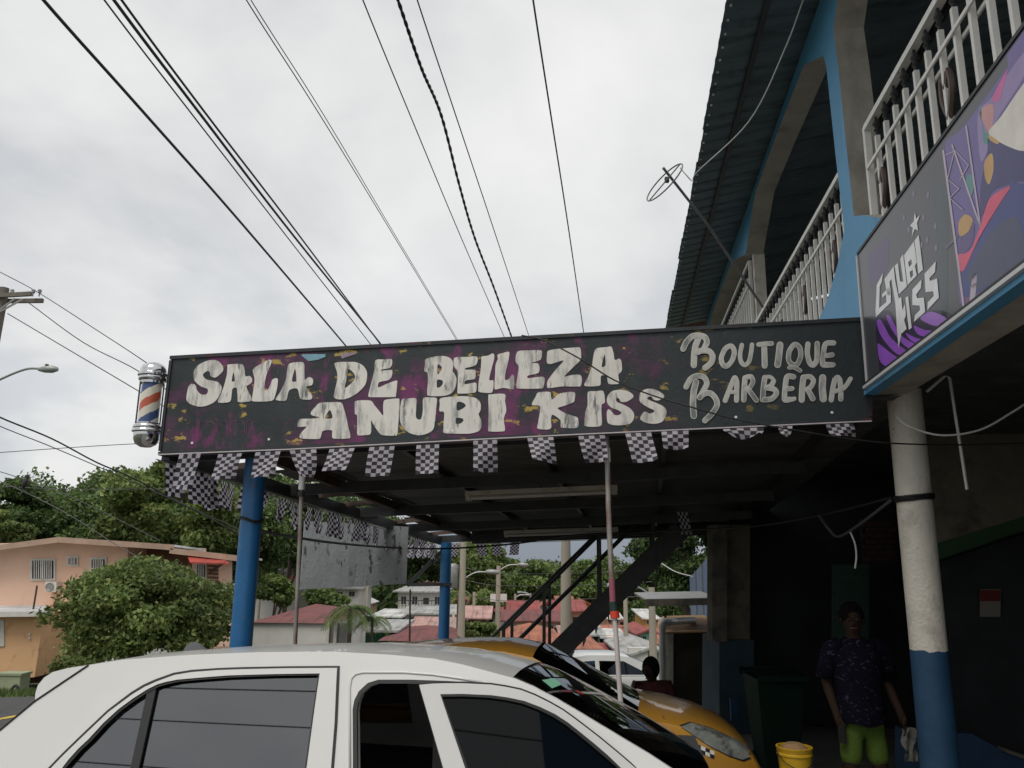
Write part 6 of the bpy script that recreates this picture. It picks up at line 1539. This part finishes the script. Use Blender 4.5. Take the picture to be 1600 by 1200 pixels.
# house front under the street tree, dim
dimh = thing('shaded_house', at(150, 1040, 30.2), 'pale green house front in the shade below the street tree', 'house')
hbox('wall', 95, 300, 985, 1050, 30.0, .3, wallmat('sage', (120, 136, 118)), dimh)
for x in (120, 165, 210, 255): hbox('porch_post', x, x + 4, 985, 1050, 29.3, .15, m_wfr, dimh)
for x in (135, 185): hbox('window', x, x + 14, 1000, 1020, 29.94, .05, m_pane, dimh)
# utility box and hydrant
ub_ = thing('utility_box', at(20, 1075, 24.5), 'pale green concrete utility box on the grass verge', 'utility box')
m_ubox = M('pale_green_concrete', srgb(150, 158, 128), .9, .15, 2)
q0 = at(20, 1068, 24.5); gzb = gz(q0.x, 24.5)
MB().box(Vector((q0.x, 24.5, (q0.z + .25 + gzb - .1) / 2)), (.68, .5, q0.z + .25 - gzb + .1)).build('body', m_ubox, ub_)
MB().box(Vector((q0.x, 24.5, q0.z + .28)), (.74, .56, .06)).build('lid', m_ubox, ub_)
hy = thing('standpipe', at(17, 1095, 23.5), 'small dark standpipe in front of the green utility box', 'standpipe')
q1 = at(17, 1078, 23.5); gzh = gz(q1.x, 23.5)
MB().tube([Vector((q1.x, 23.5, gzh)), Vector((q1.x, 23.5, q1.z))], .05, 8).build('stem', m_steel, hy)
MB().tube(bezier([Vector((q1.x, 23.5, q1.z)), Vector((q1.x + .12, 23.5, q1.z + .12)), Vector((q1.x + .22, 23.5, q1.z - .02))], 5), .04, 8).build('spout', m_steel, hy)
# ---- far cars
p = at(212, 1030, 27.0); far_car('parked_car', 'white parked car half hidden behind the white hatchback roof at left', (p.x, p.y, at(212, 1017, 27.0).z - 1.45), math.pi, m_wpaint, 'parked cars in the distance')
p = at(948, 1060, 27); far_car('parked_van', 'silver van with a roof rack behind the taxi windscreen', (p.x, p.y, gz(p.x, p.y)), 0.15, m_spaint, 'parked cars in the distance', True)
p = at(965, 1072, 21); far_car('parked_car', 'white parked car between the taxi and the seated person', (p.x, p.y, gz(p.x, p.y)), 0.1, m_wpaint, 'parked cars in the distance')
# ---- valley sign board on posts
vb = thing('valley_board', at(797, 930, 60), 'white board on posts among the trees of the valley', 'sign board')
hbox('panel', 766, 792, 928, 940, 60, .1, m_wfr, vb)
for x in (769, 789): MB().tube([at(x, 940, 60.1), Vector((at(x, 940, 60.1).x, 60.1, gz(0, 60)))], .08, 6).build('post', m_steel, vb)

# ================================================================== POLES, LAMPS AND WIRES
m_cpole = M('concrete_pole', srgb(158, 150, 136), .9, .14, 1.2, stretch=(1, 1, .3)); m_wpole = M('wood_pole', srgb(112, 106, 98), .95, .2, 2, stretch=(2, 2, .2))
m_lampm = M('lamp_metal', srgb(150, 152, 150), .45, .1, 4, metal=.3)
def pole(label, x, yt, Y, r, mat=m_cpole, lamp=None, arm=None, xb=None, trans=False):
    t = at(x, yt, Y); b = Vector((at(xb, 960, Y).x if xb else t.x, Y, gz(t.x, Y) - .3))
    root = thing('utility_pole', b, label, 'pole', 'utility poles')
    MB().tube([b, t], [r * 1.25, r * .85], 10).build('shaft', mat, root, smooth=60)
    if lamp:
        s, ln, yy = lamp; a = at(x, yy, Y)
        pts = bezier([a, a + Vector((s * ln * .5, 0, ln * .28)), a + Vector((s * ln, 0, ln * .32))], 5)
        MB().tube(pts, .035 * max(1, Y / 40), 6).build('lamp_arm', m_lampm, root)
        e_ = pts[-1]
        MB().lathe(e_ + Vector((s * .28, 0, 0)), [(.0, -.32), (.08, -.28), (.12, 0), (.09, .25), (.0, .3)], 8, Vector((s, 0, -.05)).normalized()).build('lamp_head', m_lampm, root, smooth=True)
    if arm:
        for wz in arm: MB().bar(t + Vector((-1.1, -.1, -wz)), t + Vector((1.1, -.1, -wz)), .1, .12).build('cross_arm', m_wpole, root)
    if trans: MB().lathe(t + Vector((-.42, 0, -1.5)), [(.22, -.5), (.25, -.45), (.25, .4), (.2, .5), (.06, .55)], 12).build('transformer', m_gal, root, smooth=40)
    return root
pole('concrete pole with a transformer and street lamp right of the far blue column', 724, 846, 36, .15, lamp=(1, 1.0, 905), trans=True)
pole('concrete pole in front of the white board in the valley', 779, 884, 46, .14, lamp=(1, 1.1, 892))
pole('short pale pole between the transformer pole and the valley board', 741, 925, 62, .13)
pole('thick grey concrete pole behind the stair handrails', 884, 812, 20, .13)
pole('slim pole under the middle of the stair rail', 805, 928, 74, .13, lamp=(1, .8, 934))
pole('far thin pole beside the thick grey pole', 872, 932, 80, .12)
pole('thin pole right of the white prop', 977, 930, 38, .11)
pole('pale pole with a curved lamp arm behind the metal awning', 1018, 918, 29, .13, lamp=(-1, 1.0, 930))
pole('low street lamp pole near the stair foot', 829, 927, 84, .11, lamp=(-1, .8, 930))
pole('thin far pole on the hillside left of the board', 410, 880, 62, .09)
pole('thin far pole right of the mint house', 574, 915, 52, .09)
# leaning pair of trunks
for k, (x, dx) in enumerate(((700, 6), (708, 5))):
    tag(MB().tube([at(x, 955, 39), at(x + dx, 1010, 39)], .06, 7).build('leaning_post', m_whitecol), ('left' if k == 0 else 'right') + ' one of two thin leaning posts beside the far blue column', 'post', 'leaning posts')
# pole with cross arms at the left edge
LY = 24.0
lp = thing('utility_pole', at(2, 1000, LY), 'wooden utility pole with double cross arm at the left edge', 'pole', 'utility poles')
pt = at(7, 450, LY); pbm = Vector((pt.x - .3, LY, gz(pt.x, LY)))
MB().tube([pbm, pt], [.17, .14], 12).build('shaft', m_wpole, lp, smooth=60)
for dy in (-.18, .18): MB().bar(at(-50, 468, LY) + Vector((0, dy, 0)), at(62 if dy > 0 else 54, 467 if dy > 0 else 462, LY) + Vector((0, dy, 0)), .1, .13).build('cross_arm', m_wpole, lp)
for a_, b_ in (((7, 490), (42, 471)), ((7, 487), (30, 470))): MB().bar(at(*a_, LY) + Vector((0, -.22, 0)), at(*b_, LY) + Vector((0, -.22, 0)), .04, .05).build('brace', m_gal, lp)
for x in (18, 51, 61): MB().lathe(at(x, 463, LY), [(.02, 0), (.02, .1), (.06, .12), (.05, .16), (.06, .18), (.05, .22), (.0, .24)], 10).build('insulator', m_gal, lp)
# street lamp arm coming in from the left
sl = thing('street_lamp', at(-40, 610, 22), 'grey street lamp head on a curved arm at the left edge', 'street lamp')
MB().tube(bezier([at(-60, 625, 22), at(0, 593, 22), at(40, 577, 22), at(64, 576, 22)], 6), .035, 8).build('arm', m_lampm, sl, smooth=60)
la = at(-60, 625, 22); MB().tube([la, Vector((la.x, 22, gz(la.x, 22)))], .1, 10).build('post', m_cpole, sl, smooth=60)
MB().lathe(at(76, 577, 22), [(.0, -.3), (.05, -.28), (.10, -.1), (.11, .1), (.06, .25), (.0, .28)], 12, Vector((1, 0, .02)).normalized()).build('head', m_lampm, sl, smooth=True)
MB().lathe(at(73, 573, 22), [(.05, 0), (.05, .07), (.0, .08)], 8).build('photocell', m_black, sl)
# overhead lines: near end overhead, far end beyond the sign
def wire(label, pts, r, mat=m_wire, group='overhead cables', n=8, ext=True):
    P = [Vector(p) for p in pts]
    if ext: P = [P[0] + (P[0] - P[1]) * k + ZV * .08 * k for k in (6, 4, 3, 2, 1)] + P + [P[-1] + (P[-1] - P[-2]) * .35 - ZV * .05]
    return tag(MB().tube(bezier(P, n), r, 6).build('overhead_cable', mat), label, 'cable', group)
def wz_(l, z): return [atz(x, y, z - .35 * (k / max(1, len(l) - 1))) for k, (x, y) in enumerate(l)]
wire('thick black overhead cable, leftmost of the bundle crossing above the sign', wz_([(68, 0), (215, 165), (380, 352), (540, 540)], 7.4), .020)
wire('thin overhead wire beside the thick pair left of centre', wz_([(163, 0), (305, 185), (450, 372), (582, 542)], 7.2), .010)
wire('thick overhead cable of the pair left of centre, upper one', wz_([(178, 0), (318, 185), (460, 370), (597, 540)], 7.3), .019)
wire('thick overhead cable of the pair left of centre, lower one', wz_([(190, 0), (322, 178), (463, 362), (592, 535)], 7.35), .015)
wire('thin doubled overhead wire above the word BELLEZA, first strand', wz_([(385, 0), (500, 180), (610, 360), (713, 531)], 7.3), .007, m_gwire)
wire('thin doubled overhead wire above the word BELLEZA, second strand', wz_([(392, 0), (506, 180), (613, 360), (715, 531)], 7.3), .006, m_gwire)
wire('thin overhead wire left of the twisted cable', wz_([(567, 0), (645, 190), (720, 370), (788, 527)], 7.4), .008)
wire('thin overhead wire right of the twisted cable', wz_([(652, 0), (712, 180), (772, 360), (826, 524)], 7.4), .008)
wire('single thin overhead wire furthest right in the sky', wz_([(833, 0), (860, 175), (888, 355), (912, 520)], 7.2), .010)
# twisted service cable
tw = [atz(x, y, 7.1 - .12 * k) for k, (x, y) in enumerate([(622, 0), (658, 105), (690, 182), (718, 290), (742, 372), (772, 450), (800, 528)])]
tw = [tw[0] + (tw[0] - tw[1])] + tw + [tw[-1] + (tw[-1] - tw[-2])]
core = bezier(tw, 24); root = thing('twisted_cable', core[len(core) // 2], 'thick twisted black service cable in the middle of the sky', 'cable', 'overhead cables')
for s in (0, math.pi):
    MB().tube([p + Vector((math.cos(k * 1.1 + s), 0, math.sin(k * 1.1 + s))) * .008 for k, p in enumerate(core)], .013, 5).build('strand', m_wire, root)
def lw_(label, pts, r=.014, mat=m_wire): return wire(label, [at(*p) for p in pts], r, mat, 'thin wires at left', 6, False)
lw_('upper thin wire from the cross arm pole to the barber pole', [(-60, 392, 24), (0, 425, 24), (58, 456, 24), (150, 515, 22), (232, 569, 20), (330, 640, 19)])
lw_('middle thin wire from the cross arm pole to the barber pole', [(46, 474, 24), (130, 535, 22.5), (220, 582, 21), (330, 660, 20)])
lw_('lower thin wire from the cross arm pole towards the barber pole', [(12, 490, 24), (110, 548, 22.5), (218, 612, 21), (330, 680, 20)])
lw_('thick drooping cable left of the barber pole bottom', [(-40, 628, 18), (0, 652, 18), (80, 685, 19), (150, 722, 20), (210, 748, 21), (300, 795, 23), (372, 834, 24)], .02)
lw_('thin cable just below the drooping cable at left', [(-40, 645, 18), (0, 666, 18), (90, 702, 19), (205, 752, 21), (380, 830, 24)], .012, m_gwire)
lw_('nearly level thin wire below the barber pole', [(-40, 709, 26), (0, 707, 26), (100, 700, 26), (200, 694, 26), (300, 690, 26)], .013, m_gwire)
lw_('wire with the small bird above the peach roof', [(-40, 728, 22), (0, 737, 22), (60, 757, 22), (130, 785, 22), (250, 845, 22)], .012)
lw_('lowest wire crossing the trees at left', [(-40, 745, 23), (0, 752, 23), (100, 800, 23), (200, 862, 23), (285, 900, 23)], .012, m_gwire)
lw_('level wire in front of the tall trees at left', [(-40, 756, 28), (40, 762, 28), (150, 765, 28), (260, 764, 28), (400, 770, 28)], .012, m_gwire)
lw_('black cable strung from the near blue column back under the roof edge', [(396, 828, 7.0), (440, 836, 8), (520, 848, 10), (620, 856, 12), (700, 857, 13.4), (800, 850, 13.2), (900, 836, 12), (1000, 832, 11)], .016)
lw_('cable hanging from the deep roof to the white column', [(1000, 832, 11), (1080, 828, 10), (1180, 822, 8.6), (1280, 805, 7.3), (1392, 778, 6.2)], .011)
lw_('looped grey cable below the coil on the white column', [(1392, 782, 6.2), (1345, 818, 6.6), (1312, 838, 6.9), (1298, 830, 7), (1280, 806, 7.2)], .012, m_gwire)
lw_('short dangling flex below the looped grey cable', [(1328, 830, 6.75), (1336, 850, 6.75), (1338, 870, 6.75), (1336, 888, 6.75)], .007, m_pvc)
lw_('loose black cable drooping across the face of the sign', [(815, 524, 6.27), (850, 532, 6.24), (905, 560, 6.18), (960, 594, 6.14), (1020, 618, 6.09), (1080, 636, 6.04), (1150, 655, 5.99), (1240, 672, 5.95), (1360, 690, 5.95), (1480, 695, 5.9), (1620, 692, 5.8)], .0065)
lw_('white cable looping from the white column to the right edge', [(1400, 650, 6.0), (1420, 666, 5.9), (1470, 680, 5.8), (1530, 672, 5.7), (1580, 645, 5.6), (1625, 615, 5.5)], .0075, m_pvc)
lw_('thin wire from the bush up to the blue sheets', [(1030, 878, 17), (1055, 893, 16.5), (1083, 901, 16)], .01, m_pvc)
for k, (ya, yb) in enumerate(((893, 896), (912, 915), (935, 937))):
    lw_(['upper', 'middle', 'lower'][k] + ' far wire strung between the valley poles', [(724, ya - 6, 36), (780, ya + 3, 46), (884, yb, 50), (1018, yb - 6, 29)], .016, m_gwire)
for k, (y_, z_) in enumerate(((-3.0, 6.6), (-4.2, 7.2), (-5.2, 7.4), (-5.6, 6.9), (-7.4, 7.6))):
    a_ = Vector((0, y_, z_)); wire(['first', 'second', 'third', 'fourth', 'fifth'][k] + ' cross street cable mirrored in the rear window of the white car', [a_ - SD * 26, a_ - SD * 12 - ZV * .35, a_ + SD * 2 - ZV * .2 * k, a_ + SD * 14], .010, m_wire, 'cross street cables', 8, False)
# bird on the wire
bd = thing('bird', at(39, 757, 22), 'small dark bird perched on a wire above the peach roof', 'bird')
c = at(39, 755, 22)
MB().lathe(c, [(.0, -.16), (.05, -.1), (.075, 0), (.06, .1), (.03, .15), (.045, .19), (.035, .23), (.0, .25)], 10, Vector((.25, 0, 1)).normalized()).build('body', m_black, bd, smooth=True)
MB().add([c + Vector((-.03, 0, -.12)), c + Vector((.02, 0, -.12)), c + Vector((-.09, 0, -.34)), c + Vector((-.13, .02, -.32))], [(0, 1, 2, 3)]).build('tail', m_black, bd)
MB().tube([c + Vector((.08, -.0, .2)), c + Vector((.13, 0, .2))], [.015, .003], 6).build('beak', m_black, bd)
